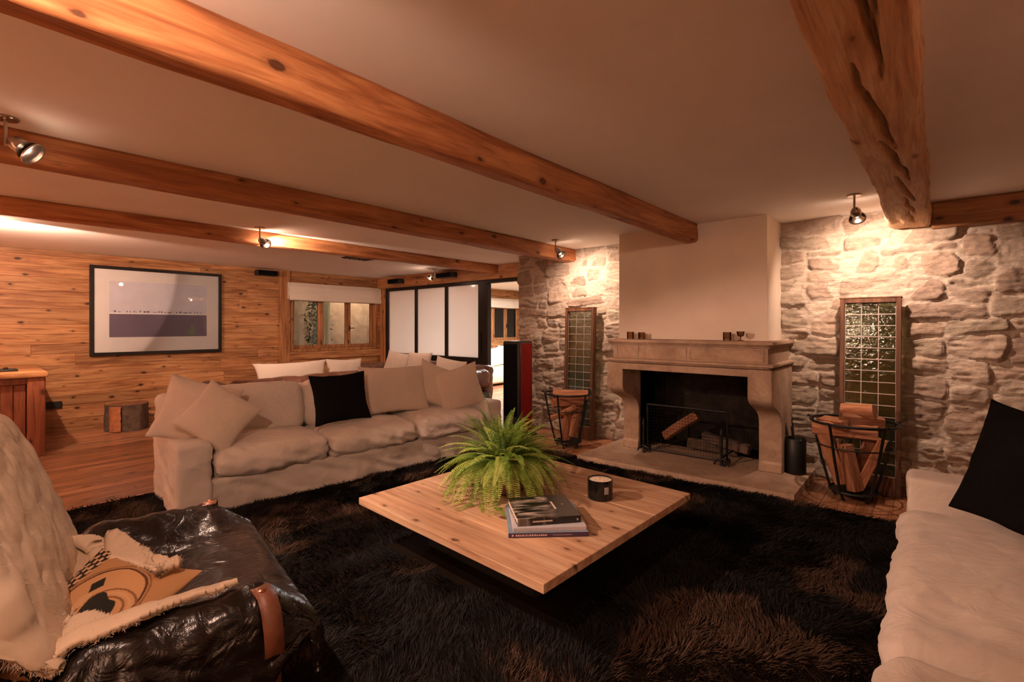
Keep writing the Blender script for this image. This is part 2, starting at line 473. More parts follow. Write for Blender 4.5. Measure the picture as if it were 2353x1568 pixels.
# upright boards beside the window and in the corner, sill apron
mb = MB(); mb.lim(XW, XW + 0.035, 3.70, 3.88, 0, CE, 0.004, r=0.3); mb.lim(XW + 0.03, XW + 0.20, YP - 0.05, YP + 0.05, 0.0, 2.17, 0.004, r=0.62)
struct(mb.build('trim_1', M['wallwood_v']))
mb = MB(); mb.lim(XW, XW + 0.04, 3.88, YP - 0.05, 0.79, 0.925, 0.005, r=0.62)
struct(mb.build('trim_2', M['wallwood']))
mb = MB(); mb.lim(XW, XW + 0.03, YB, 3.72, 0.0, 0.10, 0.004, r=0.1)
struct(mb.build('baseboard_left', M['wallwood']))

def wood_window(name, y0, y1, z0, z1, leaves, open_handle=True, label=None):
    win = empty(name, (XW - 0.06, (y0 + y1) / 2, z0)); struct(win)
    if label: win['label'] = label
    O = Vector(win.location)
    def L(mb, a, b, c, d, e, f, **k): mb.lim(a - O.x, b - O.x, c - O.y, d - O.y, e - O.z, f - O.z, **k)
    fr = MB()
    L(fr, XW - 0.20, XW + 0.012, y0 - 0.0, y0 + 0.05, z0, z1, bev=0.004, r=.2); L(fr, XW - 0.20, XW + 0.012, y1 - 0.05, y1, z0, z1, bev=0.004, r=.3)
    L(fr, XW - 0.20, XW + 0.012, y0 + .05, y1 - .05, z0, z0 + 0.05, bev=0.004, r=.5); L(fr, XW - 0.20, XW + 0.012, y0 + .05, y1 - .05, z1 - 0.05, z1, bev=0.004, r=.1)
    fr.build('window_frame', M['wallwood_v'], win)
    wdt = (y1 - y0 - 0.1) / leaves
    for k in range(leaves):
        a = y0 + 0.05 + k * wdt; b = a + wdt
        sh = MB()
        xs0, xs1 = XW - 0.13, XW - 0.075
        L(sh, xs0, xs1, a + .002, a + 0.055, z0 + .05, z1 - .05, bev=0.006, r=.3); L(sh, xs0, xs1, b - 0.055, b - .002, z0 + .05, z1 - .05, bev=0.006, r=.6)
        L(sh, xs0, xs1, a + .055, b - .055, z0 + .05, z0 + 0.115, bev=0.006, r=.8); L(sh, xs0, xs1, a + .055, b - .055, z1 - 0.115, z1 - .05, bev=0.006, r=.4)
        s = sh.build('sash', M['wallwood_v'], win)
        g = MB(); L(g, XW - 0.106, XW - 0.102, a + .055, b - .055, z0 + .115, z1 - .115); g.build('pane', M['glass'], s)
        if k == leaves - 1 and open_handle:
            h = MB(); L(h, XW - 0.075, XW - 0.06, a + .012, a + .035, z0 + .38, z0 + .48, bev=.004)
            h.tube([(XW - .05 - O.x, a + .024 - O.y, z0 + .43 - O.z), (XW - .03 - O.x, a + .024 - O.y, z0 + .43 - O.z), (XW - .03 - O.x, a + .11 - O.y, z0 + .43 - O.z)], 0.008)
            h.build('handle', M['iron'], s, True)
        hg = MB(); L(hg, XW - .078, XW - .062, a - .008, a + .008, z0 + .12, z0 + .2, bev=.003); hg.build('hinge', M['iron'], s)
    return win
wood_window('window_1', WY0, WY1, WZ0, WZ1, 3, label='three-leaf wooden window in the plank wall')
wood_window('window_2', W2[0], W2[1], W2[2], W2[3], 3, label='wooden window of the far room seen through the opening')

def blind(name, y0, y1, z0, z1, label):
    mb = MB(); n = 40
    # three stacked soft folds hanging in front of the opening
    V, F = [], []
    prof = []
    for k in range(30):
        t = k / 29.0; z = z1 - (z1 - z0) * t
        x = 0.035 + 0.045 * min(1, t * 4) + 0.018 * abs(math.sin(t * PI * 1.5)) * (0.3 + t)
        prof.append((x, z))
    for k in range(8):
        t = k / 7.0; prof.append((0.09 - 0.07 * t, z0 - 0.012 * math.sin(t * PI)))
    for i in range(n + 1):
        yy = y0 + (y1 - y0) * i / n
        for (x, z) in prof:
            wv = 0.004 * math.sin(yy * 9 + z * 13) + 0.003 * math.sin(yy * 23)
            V.append((XW + x + wv, yy, z + 0.004 * math.sin(yy * 5)))
    m = len(prof)
    for i in range(n):
        for k in range(m - 1):
            F.append((i * m + k, (i + 1) * m + k, (i + 1) * m + k + 1, i * m + k + 1))
    mb.add(V, F)
    mb.lim(XW + 0.0, XW + 0.035, y0, y1, z1 - 0.04, z1)
    for yy in (y0, y1):
        mb.lim(XW + 0.0, XW + 0.075, yy - .002, yy + .002, z0 + .01, z1 - .01)
    o = mb.build(name, M['blind'], None, True)
    tag(o, label, 'blind'); return o
blind('roman_blind', 3.84, 5.74, 1.87, 2.185, 'folded cream roman blind over the window in the plank wall')
blind('roman_blind', 8.60, 10.5, 1.90, 2.14, 'folded cream roman blind in the far room seen through the opening')

# what stands outside the window: a lit stone wall, a shrub, pale shutters
tagx = 'outside the window in the plank wall'
mb = MB(); mb.lim(XW - 1.75, XW - 1.55, 3.0, 9.5, 0.0, 3.0); o = mb.build('garden_wall', M['sandstone']); tag(o, 'stone garden wall lit at night outside the window', kind='structure')
mb = MB(); mb.lim(XW - 6, XW - 0.3, -2, YE + 2, -0.15, -0.05); o = mb.build('terrain', M['bark']); tag(o, kind='structure')
mb = MB(); mb.lim(XW - 0.70, XW - 0.67, 4.76, 5.02, -0.05, 2.4, 0.004); o = mb.build('window_shutter', simple('pale_green_paint', (0.62, 0.68, 0.50), 0.6, var=.04)); tag(o, 'pale green shutter behind the left pane of the window', 'shutter')
mb = MB(); mb.lim(XW - 0.62, XW - 0.60, 6.25, 6.78, -0.05, 2.4, 0.004); o = mb.build('outdoor_screen', simple('grey_net_panel', (0.42, 0.38, 0.35), 0.8, var=.05)); tag(o, 'grey panel behind the right pane of the window', 'screen')
V, F = [], []
rg = random.Random(3)
for k in range(1400):
    c = Vector((XW - 1.12 + max(-.3, min(.3, rg.gauss(0, .12))), 4.95 + rg.gauss(0, .10) , rg.uniform(-0.04, 2.4)))
    a = Vector((rg.uniform(-1, 1), rg.uniform(-1, 1), rg.uniform(-1, 1))).normalized() * 0.05
    b = Vector((rg.uniform(-1, 1), rg.uniform(-1, 1), rg.uniform(-1, 1))).normalized() * 0.022
    i = len(V); V += [c - a, c + b, c + a, c - b]; F.append((i, i + 1, i + 2, i + 3))
MB().add(V, F)
o = mesh_obj('shrub', V, F, simple('shrub_leaf_green', (0.05, 0.12, 0.04), 0.6, var=.4)); tag(o, 'dark green shrub outside the left pane of the window', 'shrub')
ol = bpy.data.lights.new('garden_lamp_light', 'POINT'); ol.energy = 110; ol.color = (1.0, 0.80, 0.58); ol.shadow_soft_size = .1
olo = bpy.data.objects.new('garden_lamp_light', ol); C.objects.link(olo); olo.location = (XW - 0.8, 6.1, 2.7)

# rear / right enclosing walls (outside the picture, they carry the room's light)
mb = MB(); mb.lim(XR, XR + 0.2, YB - .2, YS + 0.6, 0, CE); struct(mb.build('wall_right', M['plaster_wall']))
plank = MB(); z = 0
while z < CE:
    plank.lim(XW, XR, YB - .06, YB, z + .001, min(z + .2, CE) - .001, .003, r=random.random()); z += .2
struct(plank.build('wall_rear', M['wallwood_x']))
mb = MB(); mb.lim(XW - .3, -3.7, YE, YE + .2, 0, CE); struct(mb.build('wall_far_room_end', M['plaster_wall']))
mb = MB(); mb.lim(-3.9, -3.7, YP + .1, YE, 0, CE); struct(mb.build('wall_far_room_side', M['plaster_wall']))

# ------------------------------------------------------------------ rubble stone walls
def stone_wall(name, x0, x1, z0, z1, yface, seed, step=0.0115, left_return=0.0, holes=None):
    rg = random.Random(seed)
    cw, ch = 0.088, 0.066
    nx, nz = int(math.ceil((x1 - x0) / cw)) + 2, int(math.ceil((z1 - z0) / ch)) + 2
    occ = np.zeros((nx, nz), bool); blocks = []
    for j in range(nz):
        for i in range(nx):
            if occ[i, j]: continue
            bw = rg.choice((2, 3, 3, 4, 4, 5, 6)); bh = rg.choice((1, 2, 2, 2, 3, 3))
            if bw >= 5 and bh == 1: bh = 2
            if bh == 3 and bw < 3: bw = 3
            ww = 0
            while ww < bw and i + ww < nx and not occ[i + ww, j]: ww += 1
            hh = 0
            while hh < bh and j + hh < nz and not occ[i:i + ww, j + hh].any(): hh += 1
            # avoid slivers
            if i + ww < nx and (i + ww + 1 >= nx or occ[min(i + ww + 1, nx - 1), j]) and not occ[i + ww, j] and ww < 6:
                if not occ[i + ww, j:j + hh].any(): ww += 1
            occ[i:i + ww, j:j + hh] = True
            blocks.append((x0 + i * cw, x0 + (i + ww) * cw, z0 + j * ch, z0 + (j + hh) * ch, rg.random(), rg.uniform(0.016, 0.046), rg.uniform(-.25, .25), rg.uniform(-.25, .25)))
    gx = np.arange(x0, x1 + step * .5, step); gz = np.arange(z0, z1 + step * .5, step)
    X, Z = np.meshgrid(gx, gz, indexing='ij')
    P = np.stack([X, Z, np.zeros_like(X)], -1)
    wx = X + 0.034 * fbm(P * 5.2, seed, 3) + 0.007 * fbm(P * 24, seed + 5, 2)
    wz = Z + 0.030 * fbm(P * 4.6 + 9, seed + 9, 3) + 0.006 * fbm(P * 24 + 3, seed + 6, 2)
    H = np.full(X.shape, -1.0); R = np.zeros(X.shape); best = np.full(X.shape, -9.0)
    for (a, b, p, q, r, hh, tx, tz) in blocks:
        ia = max(0, int((a - .09 - x0) / step)); ib = min(len(gx), int((b + .09 - x0) / step) + 2)
        ja = max(0, int((p - .09 - z0) / step)); jb = min(len(gz), int((q + .09 - z0) / step) + 2)
        if ia >= ib or ja >= jb: continue
        sx, sz = wx[ia:ib, ja:jb], wz[ia:ib, ja:jb]
        hx, hz = (b - a) / 2, (q - p) / 2
        rad = min(hx, hz) * 0.60
        gapw = 0.0055
        dx = np.abs(sx - (a + b) / 2) - (hx - rad - gapw); dz = np.abs(sz - (p + q) / 2) - (hz - rad - gapw)
        sd = rad - (np.sqrt(np.maximum(dx, 0) ** 2 + np.maximum(dz, 0) ** 2) + np.minimum(np.maximum(dx, dz), 0))
        up = sd > best[ia:ib, ja:jb]
        tilt = (sx - (a + b) / 2) * tx + (sz - (p + q) / 2) * tz
        e = np.clip(sd / 0.022, 0, 1); e = e * (2 - e)
        h = e * (hh + tilt)
        best[ia:ib, ja:jb] = np.where(up, sd, best[ia:ib, ja:jb])
        H[ia:ib, ja:jb] = np.where(up, h, H[ia:ib, ja:jb]); R[ia:ib, ja:jb] = np.where(up, r, R[ia:ib, ja:jb])
    mort = np.clip(1 - best / 0.010, 0, 1)
    # towards the top the joints are flush-pointed, towards the floor they are raked out
    k = np.clip((Z - 1.1) / 0.9, 0, 1) + 0.25 * fbm(P * 1.5, seed + 40, 2)
    k = np.clip(k, 0, 1)
    mh = 0.020 * k - 0.002
    Hs = np.maximum(H, 0)
    rough = 0.0045 * fbm(P * 30, seed + 1, 4, .6) + 0.007 * fbm(P * 11, seed + 2, 3) * (1 - mort)
    ridg = -0.020 * np.abs(fbm(np.stack([X * 6, Z * 22, X * 0], -1), seed + 13, 3)) * (1 - mort) * (1 - 0.4 * k)
    D = np.where(mort > 0.5, mh + 0.003 * fbm(P * 40, seed + 3, 2), np.maximum(mh * .8, Hs)) + rough + ridg
    mort2 = np.clip(np.maximum(mort, (D - ridg - rough) < mh * 0.9), 0, 1)
    nxx, nzz = X.shape
    V = np.stack([X, yface - D, Z], -1).reshape(-1, 3)
    idx = np.arange(nxx * nzz).reshape(nxx, nzz)
    F = np.stack([idx[:-1, :-1], idx[1:, :-1], idx[1:, 1:], idx[:-1, 1:]], -1).reshape(-1, 4)
    base = len(V)
    # back + sides closed so the wall has thickness
    ring = np.concatenate([idx[:, 0], idx[-1, 1:], idx[-2::-1, -1], idx[0, -2:0:-1]])
    Vb = V[ring].copy(); Vb[:, 1] = yface + 0.35
    V = np.concatenate([V, Vb]); nb = len(ring)
    F2 = [(int(ring[i]), base + i, base + (i + 1) % nb, int(ring[(i + 1) % nb])) for i in range(nb)]
    F = np.concatenate([F, np.array(F2)])
    o = mesh_obj(name, V, F, M['stone'], None, True, {'rnd': ('POINT', np.concatenate([R.ravel(), np.full(nb, .5)])), 'mortar': ('POINT', np.concatenate([mort2.ravel(), np.zeros(nb)]))})
    return struct(o)
stone_wall('wall_back_stone_left', -4.44, -2.42, 0, CE, YS, 21)
stone_wall('wall_back_stone_right', -1.14, XR, 0, CE, YS, 77)
# the return of the thick stone wall beside the opening
mb = MB(); mb.lim(-4.42, -3.9, YS + 0.30, YP + .1, 0, CE); struct(mb.build('wall_opening_return', M['plaster_wall']))

# ------------------------------------------------------------------ chimney breast + fireplace
mb = MB(); mb.lim(-2.56, -1.10, 4.71, 5.6, 1.20, CE)
struct(mb.build('wall_chimney', M['plaster_wall']))

# ------------------------------------------------------------------ beams
def beam(name, path, w_, h_, mat, seed, label, rough=0.006, chamfer=0.03, cracks=(), bw=0.0, bh=0.0, res=0.022):
    """path: (x or y centre line start/end) ; a hewn timber, top flush with the ceiling"""
    (xa, ya), (xb, yb) = path
    L = math.hypot(xb - xa, yb - ya); n = max(8, int(L / (0.03 if res > .01 else 0.012)))
    # cross-section ring (u across, v down) with rounded arrises
    ring = []
    c = chamfer
    if bw:
        pts = [(-w_ / 2, 0.0), (-w_ / 2, -(h_ - bh - c * .5)), (-w_ / 2 + c * .3, -(h_ - bh)), (-w_ / 2 + bw - c * .3, -h_ + .002)]
    else:
        pts = [(-w_ / 2, 0.0), (-w_ / 2, -(h_ - c))]
        for k in range(1, 6):
            a = PI / 2 * k / 6; pts.append((-w_ / 2 + c - c * math.cos(a), -(h_ - c) - c * math.sin(a)))
    m = 12
    lo_ = max(bw, c)
    for k in range(m + 1): pts.append((-w_ / 2 + lo_ + (w_ - lo_ - c) * k / m, -h_))
    for k in range(1, 6):
        a = PI / 2 * k / 6; pts.append((w_ / 2 - c + c * math.sin(a), -(h_ - c) - c * (1 - math.sin(a)) if False else -h_ + c * (1 - math.cos(a))))
    pts.append((w_ / 2, -(h_ - c))); pts.append((w_ / 2, 0.0))
    P2 = []
    for i in range(len(pts) - 1):
        a, b = pts[i], pts[i + 1]; d = math.hypot(b[0] - a[0], b[1] - a[1]); q = max(1, int(d / res))
        for k in range(q): P2.append((a[0] + (b[0] - a[0]) * k / q, a[1] + (b[1] - a[1]) * k / q))
    P2.append(pts[-1])
    P2 = np.array(P2); K = len(P2)
    t = np.linspace(0, 1, n + 1)
    T, I = np.meshgrid(t, np.arange(K), indexing='ij')
    U = P2[I, 0].copy(); Wd = P2[I, 1].copy(); S = T * L
    nz = fbm(np.stack([U * 9, Wd * 9, S * 1.1], -1), seed, 3)
    nz2 = fbm(np.stack([U * 22, Wd * 22, S * 7], -1), seed + 4, 3)
    dirx = U / (w_ / 2); diry = np.where(Wd < -h_ * .6, -1, 0)
    amp = rough * 2.2 * nz + rough * 0.6 * nz2
    top = (Wd > -0.004)
    U2 = U + amp * dirx * 1.2 + 0.006 * np.sin(S * 1.3 + seed)
    W2_ = Wd + amp * 0.8 * (Wd / -h_) * -1 * np.abs(diry)
    W2_ = np.where(top, 0.0, W2_)
    for (s0, s1, u0, u1, dep, wid) in cracks:
        q = np.clip((S - s0) / (s1 - s0), 0, 1)
        uc = u0 + (u1 - u0) * q + 0.008 * vnoise(np.stack([S * 9, S * 0, S * 0 + seed], -1), 5)
        inside = (S > s0) & (S < s1) & (Wd < -h_ * 0.95)
        prof = np.sin(q * PI) ** .5
        W2_ = W2_ + np.where(inside, dep * prof * np.exp(-((U - uc) / (wid * np.maximum(prof, .2))) ** 2), 0)
    dx, dy = (xb - xa) / L, (yb - ya) / L
    Xc = xa + dx * S; Yc = ya + dy * S
    V = np.stack([Xc + U2 * dy, Yc - U2 * dx, CE + W2_ - 0.0005], -1).reshape(-1, 3)
    idx = np.arange((n + 1) * K).reshape(n + 1, K)
    F = np.stack([idx[:-1, :-1], idx[1:, :-1], idx[1:, 1:], idx[:-1, 1:]], -1).reshape(-1, 4)
    Fl = [tuple(int(q) for q in f) for f in F]
    Fl.append(tuple(int(q) for q in idx[0, :])); Fl.append(tuple(int(q) for q in idx[-1, ::-1]))
    Fl += [(int(idx[i, 0]), int(idx[i, -1]), int(idx[i + 1, -1]), int(idx[i + 1, 0])) for i in range(n)]
    o = mesh_obj(name, V, Fl, mat, None, True)
    me = o.data
    a = me.attributes.new('rnd', 'FLOAT', 'FACE'); a.data.foreach_set('value', np.full(len(me.polygons), (seed * .137) % 1, dtype=np.float32))
    o['label'] = label
    return struct(o)
beam('ceiling_beam', ((-1.860, YB), (-1.835, 4.74)), 0.235, 0.178, M['beam'], 3, 'long rounded ceiling beam that runs into the chimney breast', chamfer=0.028, bw=.13, bh=.075, rough=.004)
beam('ceiling_beam', ((-3.585, YB), (-3.585, 5.27)), 0.22, 0.155, M['beam'], 8, 'middle ceiling beam ending on the stone wall left of the chimney', chamfer=0.025, bw=.07, bh=.035, rough=.004)
beam('ceiling_beam', ((-5.43, YB), (-5.38, YP + 0.02)), 0.20, 0.130, M['beam'], 13, 'ceiling beam nearest the plank wall', chamfer=0.025, bw=.06, bh=.03, rough=.004)
cr = [(4.2, 5.25, -0.02, 0.035, 0.09, 0.010), (5.0, 6.05, -0.045, 0.025, 0.09, 0.011), (5.85, 6.75, -0.015, 0.05, 0.08, 0.010), (6.55, 7.35, -0.01, 0.055, 0.07, 0.009), (7.15, 7.75, 0.0, 0.05, 0.06, 0.008), (7.6, 8.2, 0.01, 0.045, 0.05, 0.007), (4.0, 5.1, 0.05, 0.03, 0.06, 0.007), (3.0, 4.4, -0.03, 0.0, 0.08, 0.010)]
beam('ceiling_beam', ((-0.150, YB), (-0.145, 5.17)), 0.25, 0.175, M['beam_old'], 17, 'great old beam with long drying cracks overhead at the right', chamfer=0.022, rough=0.006, cracks=cr, res=.006)
mb = MB(); mb.lim(XW, -4.42, YP - 0.09, YP + 0.12, 2.17, CE, 0.01, 2, r=.4)
o = struct(mb.build('trim_3', M['wallwood_x'])); o['label'] = 'wood lintel over the frosted screen'
mb = MB(); mb.lim(0.0, XR, YS - 0.12, YS + .02, 2.18, CE, 0.015, 2, r=.05)
o = struct(mb.build('trim_4', M['wallwood_x'])); o['label'] = 'wood wall plate on top of the stone wall at the right'

# ------------------------------------------------------------------ fireplace
fp = empty('stone_fireplace', (-1.77, 4.8, 0))
tag(fp, 'carved sandstone fireplace surround with a moulded mantel and curved corbels', 'fireplace')
def FPb(mb, name, mat, smooth=False, par=None):
    o = mb.build(name, mat, par or fp, smooth)
    if par is None or par is fp: o.location = (1.77, -4.8, 0)
    else: o.location = (0, 0, 0)
    return o
def ring_loft(prof, x0, x1, yf, yb):
    mb = MB(); V, F = [], []
    n = 26
    for (off, z) in prof:
        pts = []
        for k in range(9): pts.append((x0 + off, yb + (yf + off - yb) * k / 8))
        for k in range(1, 33): pts.append((x0 + off + (x1 - x0 - 2 * off) * k / 32, yf + off))
        for k in range(1, 9): pts.append((x1 - off, yf + off + (yb - yf - off) * k / 8))
        for (a, b) in pts:
            j = mnoise.noise(Vector((a * 7, b * 7, z * 9))) * 0.004 + mnoise.noise(Vector((a * 25, b * 25, z * 30))) * 0.002
            V.append((a, b - j, z + j * .8))
    K = 49
    for i in range(len(prof) - 1):
        for k in range(K - 1): F.append((i * K + k, i * K + k + 1, (i + 1) * K + k + 1, (i + 1) * K + k))
        F.append((i * K + K - 1, i * K, (i + 1) * K, (i + 1) * K + K - 1))
    F.append(tuple(range(K))); F.append(tuple(range((len(prof) - 1) * K, len(prof) * K)))
    mb.add(V, F); return mb
X0, X1 = -2.53, -0.985
FPb(ring_loft([(0.005, 1.262), (0.0, 1.256), (0.0, 1.236), (0.008, 1.232), (0.012, 1.224), (0.028, 1.216), (0.032, 1.206), (0.046, 1.203)], X0, X1, 4.40, 5.24), 'mantel_shelf', M['sandstone'], True)
FPb(ring_loft([(0.046, 1.203), (0.046, 1.072)], X0, X1, 4.40, 5.24), 'frieze', M['sandstone'], True)
fm = MB()   # thin raised framing on the frieze
for (a, b) in ((-2.44, -2.20), (-2.14, -1.72), (-1.69, -1.06)):
    for q in (1.086, 1.185): fm.lim(a, b, 4.441, 4.449, q, q + .008, .002)
    for q in (a, b - .008): fm.lim(q, q + .008, 4.441, 4.449, 1.086, 1.193, .002)
FPb(fm, 'frieze_moulding', M['sandstone'])
FPb(ring_loft([(0.046, 1.073), (0.006, 1.070), (0.0, 1.064), (0.0, 1.048), (0.018, 1.040), (0.024, 1.030), (0.040, 1.026), (0.055, 1.020)], X0, X1, 4.40, 5.24), 'ledge', M['sandstone'], True)
lt = MB(); lt.lim(-2.475, -1.04, 4.455, 4.70, 0.955, 1.022, .008, 2)
FPb(lt, 'lintel', M['sandstone'])
def jamb(xa, xb):
    yf, yk = 4.456, 4.82
    poly = [(yf, 1.022), (yf, 0.80), (4.460, .768), (4.470, .748), (4.488, .730), (4.515, .712), (4.555, .693), (4.61, .672), (4.665, .651), (4.715, .630), (4.757, .606), (4.787, .580), (4.807, .552), (4.817, .525), (yk, .495), (yk, .16), (yk - .015, .15), (yk - .02, .07), (5.24, .07), (5.24, 1.022)]
    mb = MB(); mb.prism(poly, 'x', xa, xb, bev=.006); return mb
FPb(jamb(-2.565, -2.385), 'jamb', M['sandstone']); FPb(jamb(-1.195, -1.005), 'jamb', M['sandstone'])
hb = MB(); V, F = [], []
nx, poly = 60, []
front = [(-2.75 + 1.94 * k / nx, 4.17 + .115 * k / nx) for k in range(nx + 1)]
V = []
for (a, b) in front:
    j = mnoise.noise(Vector((a * 14, 3, 1))) * .010
    V += [(a, b + j + .006, 0.0), (a, b + j, .012), (a, b + j, .052), (a, b + j + .008, .068 + j * .2), (a, 4.8, .070), (a, 5.235, .070)]
for i in range(nx):
    for k in range(5): F.append((i * 6 + k, (i + 1) * 6 + k, (i + 1) * 6 + k + 1, i * 6 + k + 1))
n0 = len(V); V += [(-2.75, 5.235, 0), (-.81, 5.235, 0)]
F += [(0, 1, 2, 3, 4, 5, n0), (nx * 6, n0 + 1, nx * 6 + 5, nx * 6 + 4, nx * 6 + 3, nx * 6 + 2, nx * 6 + 1)]
hb.add(V, F)
FPb(hb, 'hearth_slab', M['sandstone'], True)
fb = MB()   # firebox: back, cheeks, hood
fb.lim(-2.45, -1.12, 5.52, 5.60, .0, 1.22, r=.2); fb.lim(-2.47, -2.385, 4.86, 5.56, .0, 1.22); fb.lim(-1.19, -1.10, 4.86, 5.56, .0, 1.22)
fb.lim(-2.45, -1.12, 4.70, 4.74, 1.03, 1.22); fb.lim(-2.45, -1.12, 4.70, 5.6, 1.16, 1.22); fb.lim(-2.385, -1.195, 5.22, 5.6, 0.0, 0.071)
FPb(fb, 'firebox', M['soot'])

# iron fire basket, fire screen, andiron, logs
def rot_m(o, loc, rz): o.location = loc; o.rotation_euler = (0, 0, rz)
sc = empty('fire_screen', (-1.87, 4.80, .07), 0.03); tag(sc, 'black iron fire screen standing in the fireplace opening', 'fire screen')
m1 = MB(); 
for s in (-1, 1):
    m1.tube([(s * .40, 0, 0), (s * .40, 0, .50)], .009)
m1.tube([(-.40, 0, .50), (-.2, 0, .50), (.2, 0, .50), (.40, 0, .50)], .009); m1.tube([(-.40, 0, .03), (.40, 0, .03)], .007)
m1.build('frame', M['iron'], sc, True)
m1 = MB()
for k in range(27): x = -.39 + .78 * k / 26; m1.tube([(x, 0, .03), (x, 0, .50)], .0014, 4)
for k in range(15): z = .05 + .44 * k / 14; m1.tube([(-.4, 0, z), (.4, 0, z)], .0014, 4)
m1.build('mesh', M['iron'], sc, True)
for s in (-1, 1):
    m1 = MB(); m1.tube([(s * .40, -.09, 0), (s * .40, -.07, .035), (s * .40, .0, .045), (s * .40, .07, .035), (s * .40, .09, 0)], .009); m1.build('foot', M['iron'], sc, True)
for (x, lab) in ((-2.29, 'black iron andiron at the left side of the fireplace opening'), (-1.50, 'black iron andiron at the right side of the fireplace opening')):
    an = empty('andiron', (x, 4.74, .07)); tag(an, lab, 'andiron', 'andirons in the fireplace')
    m1 = MB(); m1.lathe([(.0, .0), (.018, .0), (.012, .03), (.009, .12), (.016, .15), (.009, .18), (.011, .27), (.019, .30), (.010, .33), (.004, .355), (0, .36)], 14); m1.build('post', M['iron'], an, True)
    m1 = MB(); m1.tube([(-.07, -.0, .005), (-.045, 0, .05), (0, 0, .07), (.045, 0, .05), (.07, 0, .005)], .008); m1.tube([(0, 0, .06), (0, .1, .075), (0, .42, .075), (0, .45, .0)], .009); m1.build('billet_bar', M['iron'], an, True)

def split_log(L, r0, seed):
    """wedge-shaped split firewood, axis z from 0 to L"""
    rg = random.Random(seed); k = rg.choice((3, 4, 4, 5))
    ang = sorted([2 * PI * i / k + rg.uniform(-.3, .3) for i in range(k)])
    sec = []
    for i in range(k):
        a, b = ang[i], ang[(i + 1) % k] + (2 * PI if i == k - 1 else 0)
        for t in range(5):
            q = a + (b - a) * t / 5
            rad = r0 * (math.cos((b - a) / 2) / max(.3, math.cos(q - (a + b) / 2))) if (i != 0) else r0 * 1.05
            sec.append((math.cos(q) * rad, math.sin(q) * rad))
    n = 14; V, F = [], []
    for j in range(n + 1):
        z = L * j / n
        for (x, y) in sec:
            q = 1 + .07 * mnoise.noise(Vector((x * 30 + seed, y * 30, z * 5)))
            V.append((x * q + .006 * math.sin(z * 9 + seed), y * q + .004 * math.cos(z * 7 + seed), z + (0 if 0 < j < n else rg.uniform(-.002, .002))))
    K = len(sec)
    for j in range(n):
        for i in range(K): F.append((j * K + i, j * K + (i + 1) % K, (j + 1) * K + (i + 1) % K, (j + 1) * K + i))
    F.append(tuple(reversed(range(K)))); F.append(tuple(range(n * K, (n + 1) * K)))
    mb = MB(); mb.add(V, F, r=rg.random()); return mb
def place_log(L, r0, seed, c, d, lab, group, mat=None, twist=0.0):
    o = split_log(L, r0, seed).build('firewood_log', mat or M['log'], None, True)
    d = Vector(d).normalized()
    q = d.to_track_quat('Z', 'Y')
    o.rotation_euler = (q.to_matrix() @ Matrix.Rotation(twist, 3, 'Z')).to_euler()
    o.location = Vector(c) - d * (L / 2)
    tag(o, lab, 'log', group); return o
place_log(.44, .055, 5, (-2.0, 5.02, .335), (.72, .0, .55), 'split log leaning up across the fire in the fireplace', 'logs in the fireplace', twist=.3)
place_log(.50, .06, 6, (-1.72, 5.15, .135), (1, .06, .0), 'log lying flat at the back of the fireplace', 'logs in the fireplace', M['bark'])
place_log(.46, .055, 9, (-1.55, 5.02, .23), (.8, -.1, -.12), 'upper log lying level at the right of the fire', 'logs in the fireplace', M['bark'])

# glasses on the mantel
def tumbler(x, y, h, r, lab, stem=False):
    g = MB()
    prof = [(0, 0), (r * .8, 0), (r, h * .15), (r, h), (r * .93, h), (r * .92, h * .2), (0, h * .14)]
    if stem: prof = [(0, 0), (r * .8, 0), (r * .75, .006), (r * .15, .012), (r * .13, h * .4), (r * .8, h * .55), (r, h), (r * .94, h), (r * .7, h * .58), (0, h * .5)]
    g.lathe(prof, 24, (0, 0, 0)); o = g.build('mantel_glass', M['tumbler'], None, True); o.location = (x, y, 1.262); tag(o, lab, 'glass', 'small glasses on the mantel'); return o
M['tumbler'] = glass('clear_tumbler_glass', (.72, .60, .50))
tumbler(-1.405, 4.60, .078, .036, 'clear glass tumbler on the mantel near its right end, left one of the pair')
tumbler(-1.29, 4.60, .085, .034, 'clear stemmed glass on the mantel near its right end, right one of the pair', True)
tumbler(-2.37, 4.60, .075, .036, 'reddish glass tumbler on the mantel at its left end')
tumbler(-2.25, 4.61, .07, .034, 'faint glass on the mantel, second from its left end')

# fire tools bucket
bk = empty('fire_tool_bucket', (-.925, 4.955, .07)); tag(bk, 'black cylindrical bucket for fire tools beside the right corbel', 'bucket')
m1 = MB(); m1.lathe([(0, 0), (.082, 0), (.085, .01), (.085, .31), (.081, .315), (.079, .31), (.079, .02), (0, .02)], 32); m1.build('body', M['iron'], bk, True)
m1 = MB(); m1.lathe([(0, 0), (.009, 0), (.009, .008), (0, .01)], 12, M=Matrix.Translation((.055, -.062, .305))); m1.build('stud', M['chrome'], bk, True)
for k, (dx, dy, tx, ty) in enumerate(((-.03, 0, -.035, .0), (-.01, .02, -.015, .01))):
    t = empty('fire_poker', (-.925 + dx, 4.955 + dy, .10)); tag(t, ('fire poker with a thin handle in the bucket, nearer the corbel', 'second fire tool standing in the bucket, nearer the stone wall')[k], 'poker', 'fire tools in the bucket')
    m1 = MB(); m1.tube([(0, 0, 0), (tx, ty, .30), (tx * 1.7, ty * 1.7, .45)], .005); m1.build('shaft', M['iron'], t, True)
    m1 = MB(); m1.tube([(tx * 1.0, ty * 1.0, .30), (tx * 1.5, ty * 1.5, .38)], .012); m1.build('grip', M['black'], t, True)
    m1 = MB(); m1.tube([(tx * 1.7, ty * 1.7, .45), (tx * 1.9, ty * 1.9, .50)], .004); m1.build('hook', M['chrome'], t, True)

